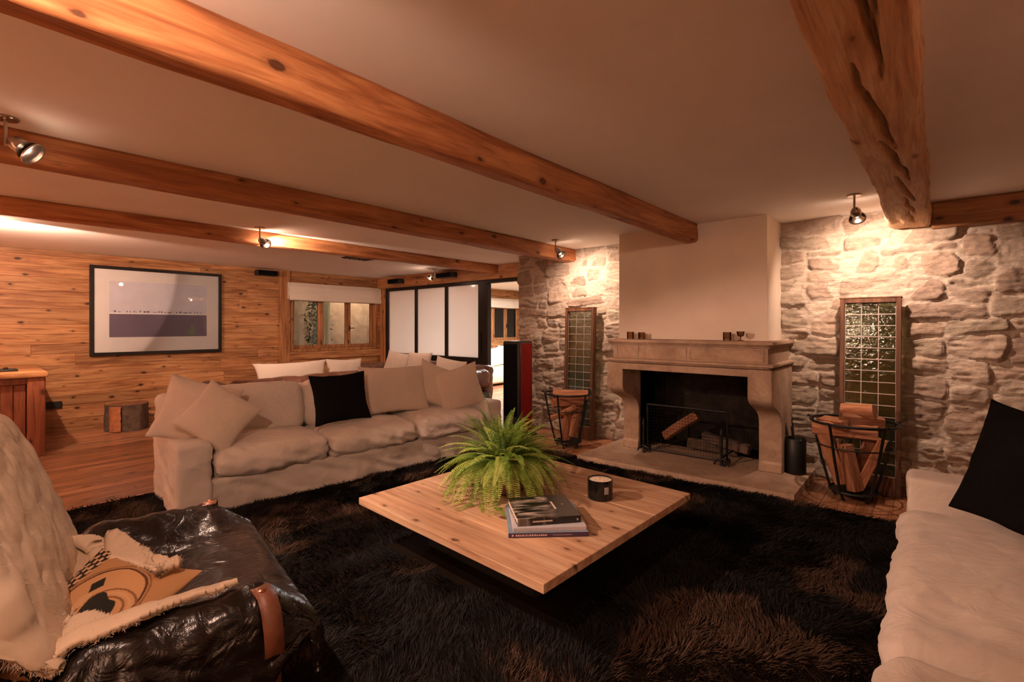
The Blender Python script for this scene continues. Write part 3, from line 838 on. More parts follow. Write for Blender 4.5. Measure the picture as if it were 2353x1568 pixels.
# ------------------------------------------------------------------ glass panels in wooden frames
def grid_glass():
    q = N('old_leaded_glass'); 
    g = q.n('BsdfGlossy'); g.inputs['Roughness'].default_value = 0.08; g.inputs[0].default_value = (.8, .8, .75, 1)
    tr = q.n('BsdfTransparent'); tr.inputs[0].default_value = (.54, .62, .42, 1)
    d = q.n('BsdfTranslucent'); d.inputs[0].default_value = (.30, .36, .22, 1)
    v = q.coord()
    m = q.n('MixShader'); m.inputs[0].default_value = .35; q.l(tr.outputs[0], m.inputs[1]); q.l(d.outputs[0], m.inputs[2])
    m2 = q.n('MixShader'); m2.inputs[0].default_value = .14; q.l(m.outputs[0], m2.inputs[1]); q.l(g.outputs[0], m2.inputs[2])
    b = q.n('Bump'); b.inputs['Strength'].default_value = .4; b.inputs['Distance'].default_value = .01; q.l(q.noise(v, 22, 3), b.inputs['Height']); q.l(b.outputs[0], g.inputs['Normal'])
    q.l(m2.outputs[0], q.out.inputs['Surface']); return q.m
M['leadglass'] = grid_glass()
M['came'] = simple('lead_came', (.42, .38, .34), .5, .7, var=.1)
def glass_panel(name, x0, x1, ybot, ytop, H, label, green, ncol=3, rows=15):
    W = x1 - x0
    p = empty(name, ((x0 + x1) / 2, ybot, 0)); tilt = math.atan2(ytop - ybot, H)
    p.rotation_euler = (-tilt, 0, 0); tag(p, label, 'glass panel', 'leaded glass panels leaning on the stone wall')
    Lh = H / math.cos(tilt)
    f = MB(); fw_, fd = .034, .075
    f.lim(-W / 2, -W / 2 + fw_, -fd / 2, fd / 2, 0, Lh, .004, r=.2); f.lim(W / 2 - fw_, W / 2, -fd / 2, fd / 2, 0, Lh, .004, r=.5)
    f.lim(-W / 2 + fw_, W / 2 - fw_, -fd / 2, fd / 2, Lh - .05, Lh, .004, r=.7); f.lim(-W / 2 + fw_, W / 2 - fw_, -fd / 2, fd / 2, 0, .16, .004, r=.4)
    f.lim(-W / 2 - .006, W / 2 + .006, -fd / 2 - .004, fd / 2 + .004, Lh - .012, Lh, .003)
    f.build('frame', M['darkwood'], p)
    g = MB(); g.lim(-W / 2 + fw_, W / 2 - fw_, -.003, .003, .16, Lh - .05)
    g.build('glass', M['leadglass'], p)
    c = MB(); a, b, z0, z1 = -W / 2 + fw_, W / 2 - fw_, .16, Lh - .05
    for k in range(1, ncol): x = a + (b - a) * k / ncol; c.lim(x - .003, x + .003, -.005, .005, z0, z1)
    for k in range(1, rows): z = z0 + (z1 - z0) * k / rows; c.lim(a, b, -.0055, .0055, z - .0035, z + .0035)
    for x in (a, b): c.lim(x - .004, x + .004, -.005, .005, z0, z1)
    c.build('lead_bars', M['came'], p)
    return p
glass_panel('leaded_glass_panel', -.605, -.185, 5.00, 5.12, 1.64, 'tall wood-framed leaded glass panel with green tint right of the fireplace', True)
glass_panel('leaded_glass_panel', -3.53, -3.11, 5.07, 5.12, 1.63, 'tall wood-framed leaded glass panel left of the fireplace behind the log holder', False)

# ------------------------------------------------------------------ iron log holders
def log_holder(loc, rt, rb, H, label, rz=0):
    p = empty('log_holder', loc, rz); tag(p, label, 'log holder', 'black iron log holders by the fireplace')
    def circ(r, z, n=36): return [(r * math.cos(2 * PI * k / n), r * math.sin(2 * PI * k / n), z) for k in range(n)]
    m = MB(); m.tube(circ(rt, H), .011, 10, closed=True); m.build('top_ring', M['iron'], p, True)
    m = MB(); m.tube(circ(rt + (rb - rt) * .30, H * .70), .006, 8, closed=True); m.build('middle_ring', M['iron'], p, True)
    m = MB(); m.tube(circ(rb, .07), .009, 8, closed=True)
    m.lathe([(0, .062), (rb, .062), (rb, .070), (0, .070)], 32); m.build('base_ring', M['iron'], p, True)
    for k in range(5):
        a = 2 * PI * k / 5 + .5; ca, sa = math.cos(a), math.sin(a)
        m = MB(); m.tube([(rb * .75 * ca, rb * .75 * sa, 0), (rb * ca, rb * sa, .07), ((rb + (rt - rb) * .5) * ca, (rb + (rt - rb) * .5) * sa, H * .5), (rt * ca, rt * sa, H), ((rt + .035) * ca, (rt + .035) * sa, H + .012)], .0105, 8)
        m.build('upright', M['iron'], p, True)
    return p
log_holder((-.475, 4.745, 0), .295, .165, .62, 'black iron log holder full of split wood right of the fireplace')
log_holder((-3.17, 4.62, 0), .27, .150, .62, 'black iron log holder with split wood between the speaker and the fireplace', .6)
g1 = 'split logs in the right log holder'
for L, r, sd, dc, d, lab in (
    (.42, .062, 21, (-.13, -.02, .31), (-.30, -.02, 1), 'upright split log at the left side of the right log holder'),
    (.36, .055, 22, (-.01, -.10, .27), (-.16, -.02, 1), 'upright split log at the front of the right log holder'),
    (.44, .034, 23, (.115, -.06, .31), (.34, .02, 1), 'thin split stick leaning outward on the right of the right log holder'),
    (.40, .05, 24, (.06, .08, .29), (.22, .1, 1), 'split log at the back of the right log holder'),
    (.44, .06, 25, (-.06, -.02, .545), (1, .05, .03), 'split log lying across the right log holder below the rim'),
    (.30, .06, 26, (.05, .03, .615), (.85, .5, -.04), 'short split log on top of the right log holder, below its rim bar'),
    (.22, .065, 27, (.03, .06, .70), (.9, -.2, .12), 'topmost short log piled above the rim of the right log holder'),
    (.30, .045, 28, (-.14, .03, .60), (.6, -.7, .1), 'pale split stick lying on the left of the right log holder')):
    place_log(L, r, sd, (-.475 + dc[0], 4.745 + dc[1], dc[2]), d, lab, g1, twist=sd)
g1 = 'split logs in the left log holder'
for L, r, sd, dc, d, lab in (
    (.36, .055, 31, (.0, -.04, .26), (.08, -.05, 1), 'upright split log at the front of the left log holder'),
    (.36, .055, 32, (-.08, .03, .30), (-.15, .1, 1), 'upright split log at the left of the left log holder'),
    (.34, .05, 33, (.08, .02, .30), (.18, .1, 1), 'upright split log at the right of the left log holder'),
    (.40, .035, 34, (-.02, -.08, .40), (.9, -.1, .45), 'thin stick slanting across the front of the left log holder'),
    (.38, .06, 35, (.0, .0, .52), (.5, .7, .03), 'split log lying across the left log holder below the rim'),
    (.40, .055, 36, (.02, .02, .605), (.75, .55, .02), 'pale split log lying across the top of the left log holder')):
    place_log(L, r, sd, (-3.17 + dc[0], 4.62 + dc[1], dc[2]), d, lab, g1, twist=sd)

# ------------------------------------------------------------------ sliding frosted screen
sd = empty('sliding_screen', (-7.0, YP, 0)); tag(sd, 'black steel screen with three frosted panes closing off the far room', 'screen')
def S(mb, a, b, c, d, e, f, **k): mb.lim(a + 7.0, b + 7.0, c - YP, d - YP, e, f, **k)
f = MB()
S(f, -8.50, -8.40, YP - .03, YP + .03, 0, 2.17, bev=.004); S(f, -5.80, -5.60, YP - .03, YP + .03, 0, 2.17, bev=.004)
S(f, -8.40, -5.80, YP - .03, YP + .03, 2.11, 2.17, bev=.004); S(f, -8.40, -5.80, YP - .03, YP + .03, .79, .86, bev=.004); S(f, -8.40, -5.80, YP - .03, YP + .03, 0, .08, bev=.004)
S(f, -7.545, -7.46, YP - .025, YP + .025, .86, 2.11, bev=.004); S(f, -6.665, -6.58, YP - .025, YP + .025, .86, 2.11, bev=.004)
f.build('frame', M['blackmetal'], sd)
for (a, b) in ((-8.40, -7.545), (-7.46, -6.665), (-6.58, -5.80)):
    f = MB(); S(f, a, b, YP - .006, YP + .006, .86, 2.11); f.build('frosted_pane', M['frost'], sd)
f = MB(); S(f, -8.40, -5.80, YP - .012, YP + .012, .08, .79); f.build('kick_panel', M['blackmetal'], sd)
f = MB(); S(f, -5.735, -5.72, YP - .05, YP - .03, .9, 1.3, bev=.003); f.build('pull_handle', M['iron'], sd)
mb = MB(); mb.lim(-5.60, -4.42, YP - .04, YP + .04, 2.11, 2.17, .004); mb.lim(-5.62, -5.56, YP - .045, YP + .045, 0, 2.11, .004)
o = struct(mb.build('door_1', M['blackmetal'])); o['label'] = 'black steel frame of the open passage to the far room'

# far room furniture seen through the opening
fs = empty('far_room_sofa', (-8.1, 9.0, 0)); tag(fs, 'pale yellow sofa in the far room seen through the opening', 'sofa')
f = MB(); f.lim(-.5, .45, -1.3, 1.3, .05, .42, .05, 3); f.build('seat', M['paperbeige'], fs, True)
f = MB(); f.lim(-.5, -.25, -1.3, 1.3, .42, .78, .06, 3); f.build('backrest', M['paperbeige'], fs, True)
f = MB(); f.lim(-.4, .42, -1.5, -1.3, .05, .6, .05, 3); f.build('arm', M['paperbeige'], fs, True)

# ceiling-mounted black boxes
def small_speaker(loc, rz, w_, lab):
    s = empty('wall_speaker', loc, rz); tag(s, lab, 'speaker', 'small black speakers under the ceiling')
    f = MB(); f.lim(-w_ / 2, w_ / 2, -.07, .07, -.045, .045, .012, 2); f.build('body', M['black'], s, True)
    f = MB(); f.lim(-w_ / 2 + .01, w_ / 2 - .01, -.075, -.068, -.038, .038, .004); f.build('grille', M['blackcloth'], s)
small_speaker((XW + .09, 3.45, 2.31), PI / 2, .34, 'small black speaker on the plank wall just left of the window')
small_speaker((-7.95, YP - .17, 2.28), 0, .36, 'small black speaker on the wood lintel above the left frosted pane')
small_speaker((-6.45, YP - .17, 2.295), 0, .42, 'black speaker on the wood lintel behind the small ceiling spotlight')
v = MB(); v.lim(-6.40, -6.10, 3.60, 4.02, CE - .012, CE, .002)
for k in range(5): v.lim(-6.39, -6.11, 3.63 + k * .075, 3.66 + k * .075, CE - .018, CE - .010)
tag(v.build('ceiling_vent', M['black']), 'black slotted air vent in the ceiling beyond the beams', 'vent')

# floor standing loudspeaker
ls = empty('floor_speaker', (-4.02, 4.72, 0), math.radians(-4)); tag(ls, 'tall black loudspeaker with red lacquered side beside the stone wall', 'loudspeaker')
f = MB(); f.lim(-.15, .15, -.125, .125, .03, 1.205, .022, 4); f.build('cabinet', M['black'], ls, True)
f = MB(); f.lim(-.156, -.149, -.102, .10, .05, 1.18, .003); f.build('side_panel', M['redlac'], ls)
f = MB(); f.lim(.149, .156, -.102, .10, .05, 1.18, .003); f.build('side_panel', M['redlac'], ls)
f = MB(); f.lim(-.115, .115, -.134, -.125, .25, 1.17, .004, 2); f.build('grille', M['blackcloth'], ls)
f = MB(); f.lim(-.18, .18, -.18, .18, 0, .03, .008, 2); f.build('base', M['glossblack'], ls)

# framed picture
pc = empty('framed_picture', (XW + .004, 1.965, .985), 0); tag(pc, 'large black-framed photograph of a white sky over a dark field on the plank wall', 'picture')
Y0, Y1, Z0, Z1 = -.81, .81, 0.0, 1.255
f = MB(); t = .045
for (a, b, c, d) in ((Y0, Y0 + t, Z0, Z1), (Y1 - t, Y1, Z0, Z1), (Y0 + t, Y1 - t, Z0, Z0 + t), (Y0 + t, Y1 - t, Z1 - t, Z1)): f.lim(0, .045, a, b, c, d, .003)
f.build('frame', M['frameblack'] if 'frameblack' in M else M['blackmetal'], pc)
f = MB(); f.lim(0.004, .022, Y0 + t, Y1 - t, Z0 + t, Z1 - t); f.build('mount', simple('mount_board', (.80, .76, .72), .7, var=.01), pc)
PA, PB, PC_, PD = -.60, .60, .255, 1.05
def flat(name, c, r=.6): return simple(name, c, r, var=.06, vs=5)
pr = MB(); pr.lim(.022, .0235, PA, PB, .60, PD, m=0); pr.lim(.022, .0236, PA, PB, .585, .605, m=2); pr.lim(.022, .0235, PA, PB, PC_, .585, m=1)
pr.lim(.0235, .0238, .60 - .02 - .20, .60 - .20 + .07, PC_ + .01, PC_ + .012, m=3)
rg = random.Random(5); y = PA + .05
while y < PB - .05:
    if rg.random() < .8: pr.lim(.0236, .024, y, y + rg.uniform(.008, .03), .61, .61 + rg.uniform(.01, .03), m=1)
    y += rg.uniform(.018, .05)
pr.prism([(.345, PC_ + .03), (.445, PC_ + .03), (.425, PC_ + .13), (.398, PC_ + .20), (.37, PC_ + .13)], 'x', .0235, .0239, m=3)
pr.build('print', [flat('print_pale_sky', (.70, .68, .74)), flat('print_dusk_field', (.17, .135, .19)), flat('print_white_line', (.85, .82, .80)), flat('print_green_tree', (.16, .24, .12))], pc)
M['picglass'] = glass('picture_glass')
f = MB(); f.lim(.030, .032, Y0 + t, Y1 - t, Z0 + t, Z1 - t); f.build('glazing', M['picglass'], pc)

# outlets
f = MB(); f.box((0, 0, 0), (.12, .012, .075), .004, 2); f.box((-.028, -.006, 0), (.042, .006, .042), .003); f.box((.028, -.006, 0), (.042, .006, .042), .003)
o = f.build('wall_socket', M['black']); o.location = (.30, YS - .050, .31); tag(o, 'black double wall socket low on the stone wall behind the right sofa', 'socket')
f = MB(); f.box((0, 0, 0), (.02, .16, .09), .004); 
for k in range(4): f.box((.011, 0, -.03 + k * .02), (.004, .15, .008))
o = f.build('wall_vent', M['black']); o.location = (XW + .022, .80, .36); tag(o, 'dark vent plate low on the plank wall beside the cabinet', 'vent')

# cabinet at the left edge
cb = empty('wooden_cabinet', (-7.55, -.1, 0)); tag(cb, 'rough reclaimed wood cabinet at the left edge below the picture', 'cabinet')
f = MB(); f.lim(-1.05, .39, -.62, .72, .85, .905, .012, 2, r=.6); f.build('top', M['wallwood'], cb, True)
f = MB()
f.lim(.24, .36, .56, .70, 0, .85, .008, r=.75); f.lim(.26, .34, -.60, .56, .78, .85, .004, r=.2); f.lim(.26, .34, -.60, .56, .0, .08, .004, r=.2)
f.lim(-1.04, .28, .66, .69, 0.0, .85, .004, r=.4); f.lim(-1.04, .28, -.60, -.57, 0.0, .85, .004, r=.5); f.lim(-1.04, -1.0, -.57, .66, 0.0, .85, .004, r=.1)
f.build('carcass', M['cabwood'], cb)
for k in range(2):
    a = -.02 + .29 * k - .0; a = .56 - .29 * (k + 1)
    d = MB()
    for j in range(3): d.lim(.275, .305, a + .004 + j * .094, a + .094 + j * .094 - .001, .085, .775, .003, r=(.1 + .3 * j + .2 * k) % 1)
    dd = d.build('door', M['cabwood'], cb)
    d = MB(); d.tube([(.305, a + .05, .45), (.33, a + .05, .45), (.33, a + .05, .53), (.305, a + .05, .53)], .006); d.build('handle', M['iron'], dd, True)
f = MB(); f.lim(-.14, .14, -.09, .09, 0, .02, .006, 2); f.lim(-.02, .02, -.02, .02, .018, .04, .006)
o = f.build('tray_box', M['black'], None, True); o.location = (-7.62, .32, .905); tag(o, 'low black tray on the cabinet at the left edge', 'tray')

# tree stump stool
st = empty('tree_stump', (-8.24, 1.50, 0)); tag(st, 'low tree stump with bark standing against the plank wall left of the sofa', 'stump')
n, mz = 72, 12; V, F = [], []
for j in range(mz + 1):
    z = .345 * j / mz
    for k in range(n):
        a = 2 * PI * k / n
        r = .235 + .022 * math.sin(3 * a + 1) + .018 * mnoise.noise(Vector((math.cos(a) * 4, math.sin(a) * 4, z * 1.5))) + .010 * mnoise.noise(Vector((math.cos(a) * 16, math.sin(a) * 16, z * 4)))
        V.append((r * math.cos(a), r * math.sin(a), z))
for j in range(mz):
    for k in range(n): F.append((j * n + k, j * n + (k + 1) % n, (j + 1) * n + (k + 1) % n, (j + 1) * n + k))
q = MB(); q.add(V, F); q.add(V[:n], [tuple(reversed(range(n)))]); q.build('bark', M['bark'], st, True, auto=False)
q = MB(); q.add([(x * .985, y * .985, z + .002) for x, y, z in V[mz * n:]] + [(0, 0, .349)], [(k, (k + 1) % n, n) for k in range(n)]); q.build('cut_top', M['log'], st)
V = []; F = []      # a strip where the bark has come away
for j in range(13):
    z = .01 + .33 * j / 12
    for k in range(9):
        a = math.radians(-62 + 1.5 * mnoise.noise(Vector((j * .9, 1, 0))) + 4.2 * k * (1 + .10 * mnoise.noise(Vector((j * .7, 5, 2))))); r = .268 - .0009 * (k - 4) ** 2
        V.append((r * math.cos(a), r * math.sin(a), z))
for j in range(12):
    for k in range(8): F.append((j * 9 + k, j * 9 + k + 1, (j + 1) * 9 + k + 1, (j + 1) * 9 + k))
q = MB(); q.add(V, F); q.build('bare_wood', simple('bare_orange_wood', (.42, .15, .06), .7, var=.3, vs=20), st, True)

# ------------------------------------------------------------------ ceiling spotlights
M['lampglass'] = glass('lamp_glass', (1, .97, .93))
def spot_fixture(plate, aimp, watts, cone, leak, lab):
    p = empty('ceiling_spotlight', (plate[0], plate[1], CE)); tag(p, lab, 'ceiling lamp', 'adjustable ceiling spotlights')
    m = MB(); m.lathe([(0, 0), (.048, 0), (.048, -.008), (.044, -.012), (0, -.012)], 28); m.build('mounting_plate', M['chrome'], p, True)
    head = Vector((0, 0, -.155))
    d = (Vector(aimp) - Vector((plate[0], plate[1], CE - .16))).normalized()
    side = Vector((d.x, d.y, 0)).normalized() * .055
    m = MB(); m.tube([(0, 0, -.01), (0, 0, -.125), (0, 0, -.135)], .0075, 10); m.tube([(0, 0, -.13), tuple(side + Vector((0, 0, -.13)))], .0065, 8); m.build('stem', M['chrome'], p, True)
    R_ = d.to_track_quat('Z', 'Y').to_matrix().to_4x4(); H = Matrix.Translation(side + Vector((0, 0, -.13))) @ R_
    m = MB(); m.lathe([(0, -.045), (.018, -.045), (.032, -.03), (.036, .0), (.034, .012), (.028, .015), (0, .010)], 24, M=H); hd = m.build('lamp_head', M['chrome'], p, True)
    m = MB(); m.lathe([(.030, .012), (.048, .030), (.056, .052), (.056, .060), (.053, .060), (.045, .034), (.028, .016)], 28, M=H); m.build('glass_shade', M['lampglass'], hd, True)
    m = MB(); m.lathe([(.052, .056), (.058, .056), (.058, .064), (.052, .064), (.052, .056)], 28, M=H); m.build('rim', M['chrome'], hd, True)
    m = MB(); m.lathe([(0, .014), (.012, .018), (.014, .030), (.008, .042), (0, .044)], 14, M=H); m.build('bulb', M['bulb'], hd, True)
    pos = Vector((plate[0], plate[1], CE)) + side + Vector((0, 0, -.13)) + d * .075
    L = bpy.data.lights.new('spotlight_beam', 'SPOT'); L.energy = watts; L.color = WHITER if 'chimney' in lab or 'middle beam end' in lab else HALO; L.spot_size = math.radians(cone); L.spot_blend = .85 if ('chimney' in lab and 'third' not in lab) or 'middle beam end' in lab else .35; L.shadow_soft_size = .02
    lo = bpy.data.objects.new('spotlight_beam', L); C.objects.link(lo); lo.location = pos; lo.rotation_euler = aim_rot(pos, aimp)
    if leak:
        L = bpy.data.lights.new('spotlight_glow', 'POINT'); L.energy = leak; L.color = HALO; L.shadow_soft_size = .03
        lo = bpy.data.objects.new('spotlight_glow', L); C.objects.link(lo); lo.location = Vector((plate[0], plate[1], CE)) + side + Vector((0, 0, -.13)) + d * .10
    return p
for a in LAMPS: spot_fixture(*a)
# lamp of the far room
fl = bpy.data.lights.new('far_room_light', 'AREA'); fl.energy = 215; fl.color = (1, .95, .92); fl.size = .5
flo = bpy.data.objects.new('far_room_light', fl); C.objects.link(flo); flo.location = (-6.6, 8.2, 2.30)
m = MB(); m.lathe([(0, 0), (.26, 0), (.26, -.05), (.24, -.06), (0, -.06)], 32); o = m.build('ceiling_lamp_shade', M['blind'], None, True); o.location = (-6.6, 8.2, CE); tag(o, 'round ceiling lamp in the far room', 'ceiling lamp')
# ================================================================== SOFT FURNISHING HELPERS
def rbox(w_, d_, h_, r=.05, n=14, crown=0.0, seed=1, amp=.004, fold=0.0, fsc=5.0, side=0.0, flare=0.0):
    """rounded, slightly sagging upholstery block centred in x,y and standing on z=0"""
    g_ = .019
    nu = {0: max(6, int(w_ / g_)), 1: max(6, int(d_ / g_)), 2: max(6, int(h_ / g_))}
    V, F = [], []
    hs = (w_ / 2, d_ / 2, h_ / 2)
    for ax in range(3):
        u, v = (ax + 1) % 3, (ax + 2) % 3
        for s in (-1, 1):
            base = len(V); a, b = nu[u], nu[v]
            for i in range(a + 1):
                for j in range(b + 1):
                    p = [0, 0, 0]; p[ax] = s * hs[ax]; p[u] = -hs[u] + 2 * hs[u] * i / a; p[v] = -hs[v] + 2 * hs[v] * j / b
                    V.append(p)
            for i in range(a):
                for j in range(b):
                    q = (base + i * (b + 1) + j, base + (i + 1) * (b + 1) + j, base + (i + 1) * (b + 1) + j + 1, base + i * (b + 1) + j + 1)
                    F.append(q if s > 0 else q[::-1])
    V = np.array(V)
    key = {}; remap = np.zeros(len(V), int); keep = []
    for i, p in enumerate(np.round(V, 5)):
        k = tuple(p)
        if k not in key: key[k] = len(keep); keep.append(i)
        remap[i] = key[k]
    V = V[keep]; F = [tuple(int(remap[i]) for i in f) for f in F]
    inner = np.clip(V, -(np.array(hs) - r), np.array(hs) - r)
    dlt = V - inner; L = np.linalg.norm(dlt, axis=1, keepdims=True)
    Nn = dlt / np.maximum(L, 1e-9)
    V = inner + Nn * np.minimum(L, r)
    x, y, z = V[:, 0] / hs[0], V[:, 1] / hs[1], V[:, 2] / hs[2]
    cx, cy = np.clip(1 - x ** 2, 0, 1), np.clip(1 - y ** 2, 0, 1)
    V[:, 2] += np.where(z > 0, z, 0) * crown * (cx * cy) ** .6
    V[:, 0] += side * np.sign(x) * (np.abs(x) > .8) * np.sqrt(cy) * np.clip(1 - z ** 2, 0, 1)
    V[:, 1] += side * np.sign(y) * (np.abs(y) > .8) * np.sqrt(cx) * np.clip(1 - z ** 2, 0, 1)
    if flare:
        V[:, 0] *= 1 + flare * np.clip(-z, 0, 1) / w_; V[:, 1] *= 1 + flare * np.clip(-z, 0, 1) / d_
    V[:, 2] += hs[2]
    nn = fbm(V * 4.5 + seed * 3.1, seed, 4)[:, None]
    V = V + Nn * nn * amp
    if fold:   # diagonal drag folds on the upright faces
        g = fbm(np.stack([V[:, 0] * fsc + V[:, 2] * fsc * 1.1, V[:, 1] * fsc + V[:, 2] * fsc * 1.6, V[:, 2] * 2.0], -1), seed + 3, 3)
        mask = np.clip(1 - np.abs(Nn[:, 2]) * .6, 0, 1)
        V = V + Nn * ((-np.abs(g) + .25) * fold * mask)[:, None]
    V[:, 2] = np.maximum(V[:, 2], 0) if False else V[:, 2]
    return V, F

def soft(name, dims, loc, mat, parent, rz=0, rx=0, ry=0, **k):
    V, F = rbox(*dims, **k)
    o = mesh_obj(name, V, F, mat, parent, True)
    o.location = loc; o.rotation_euler = (rx, ry, rz); return o

def pillow_mesh(w_, h_, t_, seed=1, n=34, pinch=.09, amp=.006, power=.45, sag=0.0):
    u = np.linspace(-1, 1, n + 1)
    u = np.sign(u) * (1 - (1 - np.abs(u)) ** 1.35)
    U, Vv = np.meshgrid(u, u, indexing='ij')
    X = w_ / 2 * U * (1 - pinch * (1 - Vv ** 2) * np.abs(U) ** 2)
    Y = h_ / 2 * Vv * (1 - pinch * (1 - U ** 2) * np.abs(Vv) ** 2)
    T = np.clip((1 - U ** 2) * (1 - Vv ** 2), 0, 1) ** power
    T = T * (1 - .18 * (np.abs(U) * np.abs(Vv)))
    P = np.stack([X, Y, np.zeros_like(X)], -1)
    # creases that radiate from corners + loose wrinkles
    wr = fbm(P * 6 + seed * 5.7, seed, 4); rad = -np.abs(fbm(np.stack([X * 10 + Y * 4, Y * 10 - X * 4, X * 0 + seed], -1), seed + 7, 3))
    Zt = T * t_ / 2 + amp * (wr + .9 * rad) * T ** .5
    Zb = -T * t_ / 2 - amp * fbm(P * 6 + 31 + seed, seed + 2, 3) * T ** .5
    edge = .004 * fbm(P * 13 + seed, seed + 8, 2)
    X = X + edge; Y = Y + edge * .7 - sag * (1 - U ** 2) * (1 + Vv) * .5
    bend = .02 * U * Vv * ((seed % 3) - 1)
    top = np.stack([X, Y, Zt + bend], -1).reshape(-1, 3); bot = np.stack([X, Y, Zb + bend], -1).reshape(-1, 3)
    m = n + 1; idx = np.arange(m * m).reshape(m, m)
    F1 = np.stack([idx[:-1, :-1], idx[1:, :-1], idx[1:, 1:], idx[:-1, 1:]], -1).reshape(-1, 4)
    # share the rim vertices
    rim = np.zeros((m, m), bool); rim[0, :] = rim[-1, :] = rim[:, 0] = rim[:, -1] = True
    rim = rim.reshape(-1); mp = np.arange(m * m) + m * m; mp[rim] = np.arange(m * m)[rim]
    F2 = mp[F1[:, ::-1]]
    return np.concatenate([top, bot]), np.concatenate([F1, F2]), (U, Vv)

def place(o, c, normal, up):
    n = Vector(normal).normalized(); u = Vector(up); u = (u - n * u.dot(n)).normalized(); r = u.cross(n)
    m = Matrix(((r.x, u.x, n.x), (r.y, u.y, n.y), (r.z, u.z, n.z)))
    o.rotation_euler = m.to_euler(); o.location = c

def pillow(name, w_, h_, t_, c, normal, up, mat, label, group=None, seed=1, piping=True, cat='cushion', **k):
    V, F, _ = pillow_mesh(w_, h_, t_, seed, **k)
    o = mesh_obj(name, V, F, mat, None, True)
    place(o, c, normal, up); tag(o, label, cat, group)
    if piping:
        n = k.get('n', 34); m = n + 1; idx = np.arange(m * m).reshape(m, m)
        ring = list(idx[:, 0]) + list(idx[-1, 1:]) + list(idx[-2::-1, -1]) + list(idx[0, -2:0:-1])
        mb = MB(); mb.tube([tuple(V[i]) for i in ring], .0035, 5, closed=True); mb.build('seam', mat, o, True)
    return o

# ================================================================== MAIN SOFA
def sofa(name, loc, rz, length, depth, arm, hseat, hback, harm, cushions, label, flip=1, backs=True, fold=.055):
    """local +y runs along the sofa, it faces local +x*flip; origin on the floor at the front corner"""
    s = empty(name, loc, rz); tag(s, label, 'sofa')
    fx = -flip
    def cx(a, b): return fx * (a + b) / 2
    base_h = .245
    soft('base', (depth - .06, length - 2 * arm + .04, base_h + .02), (cx(.02, depth - .04), length / 2, 0), M['sofa'], s, r=.02, seed=3, amp=.008, fold=.034, fsc=5, flare=.012)
    soft('arm', (depth, arm, harm), (cx(0, depth), arm / 2, 0), M['sofa'], s, r=.028, seed=5, amp=.008, fold=.022, fsc=5, flare=.015)
    soft('arm', (depth, arm, harm), (cx(0, depth), length - arm / 2, 0), M['sofa'], s, r=.028, seed=6, amp=.006, fold=.010, fsc=4, flare=.015)
    soft('back_frame', (.20, length, hback), (cx(depth - .20, depth), length / 2, 0), M['sofa'], s, r=.06, seed=8, amp=.008, fold=.010, fsc=4)
    y = arm
    for k, cwid in enumerate(cushions):
        soft('seat_cushion', (depth - .20, cwid - .012, .20), (cx(-.015, depth - .215), y + cwid / 2, base_h), M['sofa'], s, r=.075, crown=.055, seed=11 + k, amp=.015, fold=fold, fsc=6, side=.022)
        if backs:
            soft('back_cushion', (.20, cwid - .02, .44), (cx(depth - .42, depth - .20) , y + cwid / 2, .43), M['sofa'], s, ry=-.16 * flip, r=.08, crown=.02, seed=21 + k, amp=.009, fold=.008, side=.012)
        y += cwid
    return s
sofa('linen_sofa', (-3.975, .985, 0), math.radians(-4.5), 3.12, .93, .225, .45, .83, .545, (.89, .89, .89), 'long white slipcovered linen sofa with scattered cushions facing the coffee table')
sofa('linen_sofa', (-.100, .30, 0), 0, 3.20, .98, .22, .46, .84, .60, (1.30, 1.46), 'white slipcovered sofa at the right edge with a black cushion', flip=-1, fold=.020)

gc = 'cushions on the long white sofa'
def yz(Y, Z): return Vector((0, Y, Z))
pillow('scatter_cushion', .52, .50, .17, (-4.33, 1.22, .72), (.93, -.15, .30), (-.3, .42, .90), M['cushion'], 'beige cushion behind another at the left end of the long white sofa', gc, 2)
pillow('scatter_cushion', .44, .44, .17, (-4.12, 1.30, .70), (.90, -.10, .42), (-.30, .72, .66), M['cushion'], 'beige cushion propped on its corner at the left end of the long white sofa', gc, 5)
pillow('scatter_cushion', .53, .46, .17, (-4.17, 2.34, .725), (.94, -.12, .28), (-.25, .0, .95), M['blackcloth'], 'black velvet cushion in the middle of the long white sofa', gc, 4)
pillow('scatter_cushion', .76, .50, .20, (-4.28, 3.02, .73), (.92, -.15, .28), (-.25, .06, .95), M['cushion'], 'large beige cushion right of the black one on the long white sofa', gc, 7)
pillow('scatter_cushion', .46, .46, .15, (-4.20, 3.50, .74), (.88, -.35, .28), (-.3, .52, .84), M['cushion'], 'beige cushion with its corner up behind the rightmost one on the long sofa', gc, 9)
pillow('scatter_cushion', .54, .48, .17, (-4.02, 3.70, .70), (.86, -.42, .30), (-.25, -.12, .95), M['cushion'], 'beige cushion at the right end of the long white sofa, in front', gc, 11)
pillow('scatter_cushion', .56, .54, .17, Vector((.345, 2.98, .755)), (-.60, -.72, .36), (.30, .18, .93), M['blackcloth'], 'black cushion leaning in the corner of the right hand sofa', None, 3)

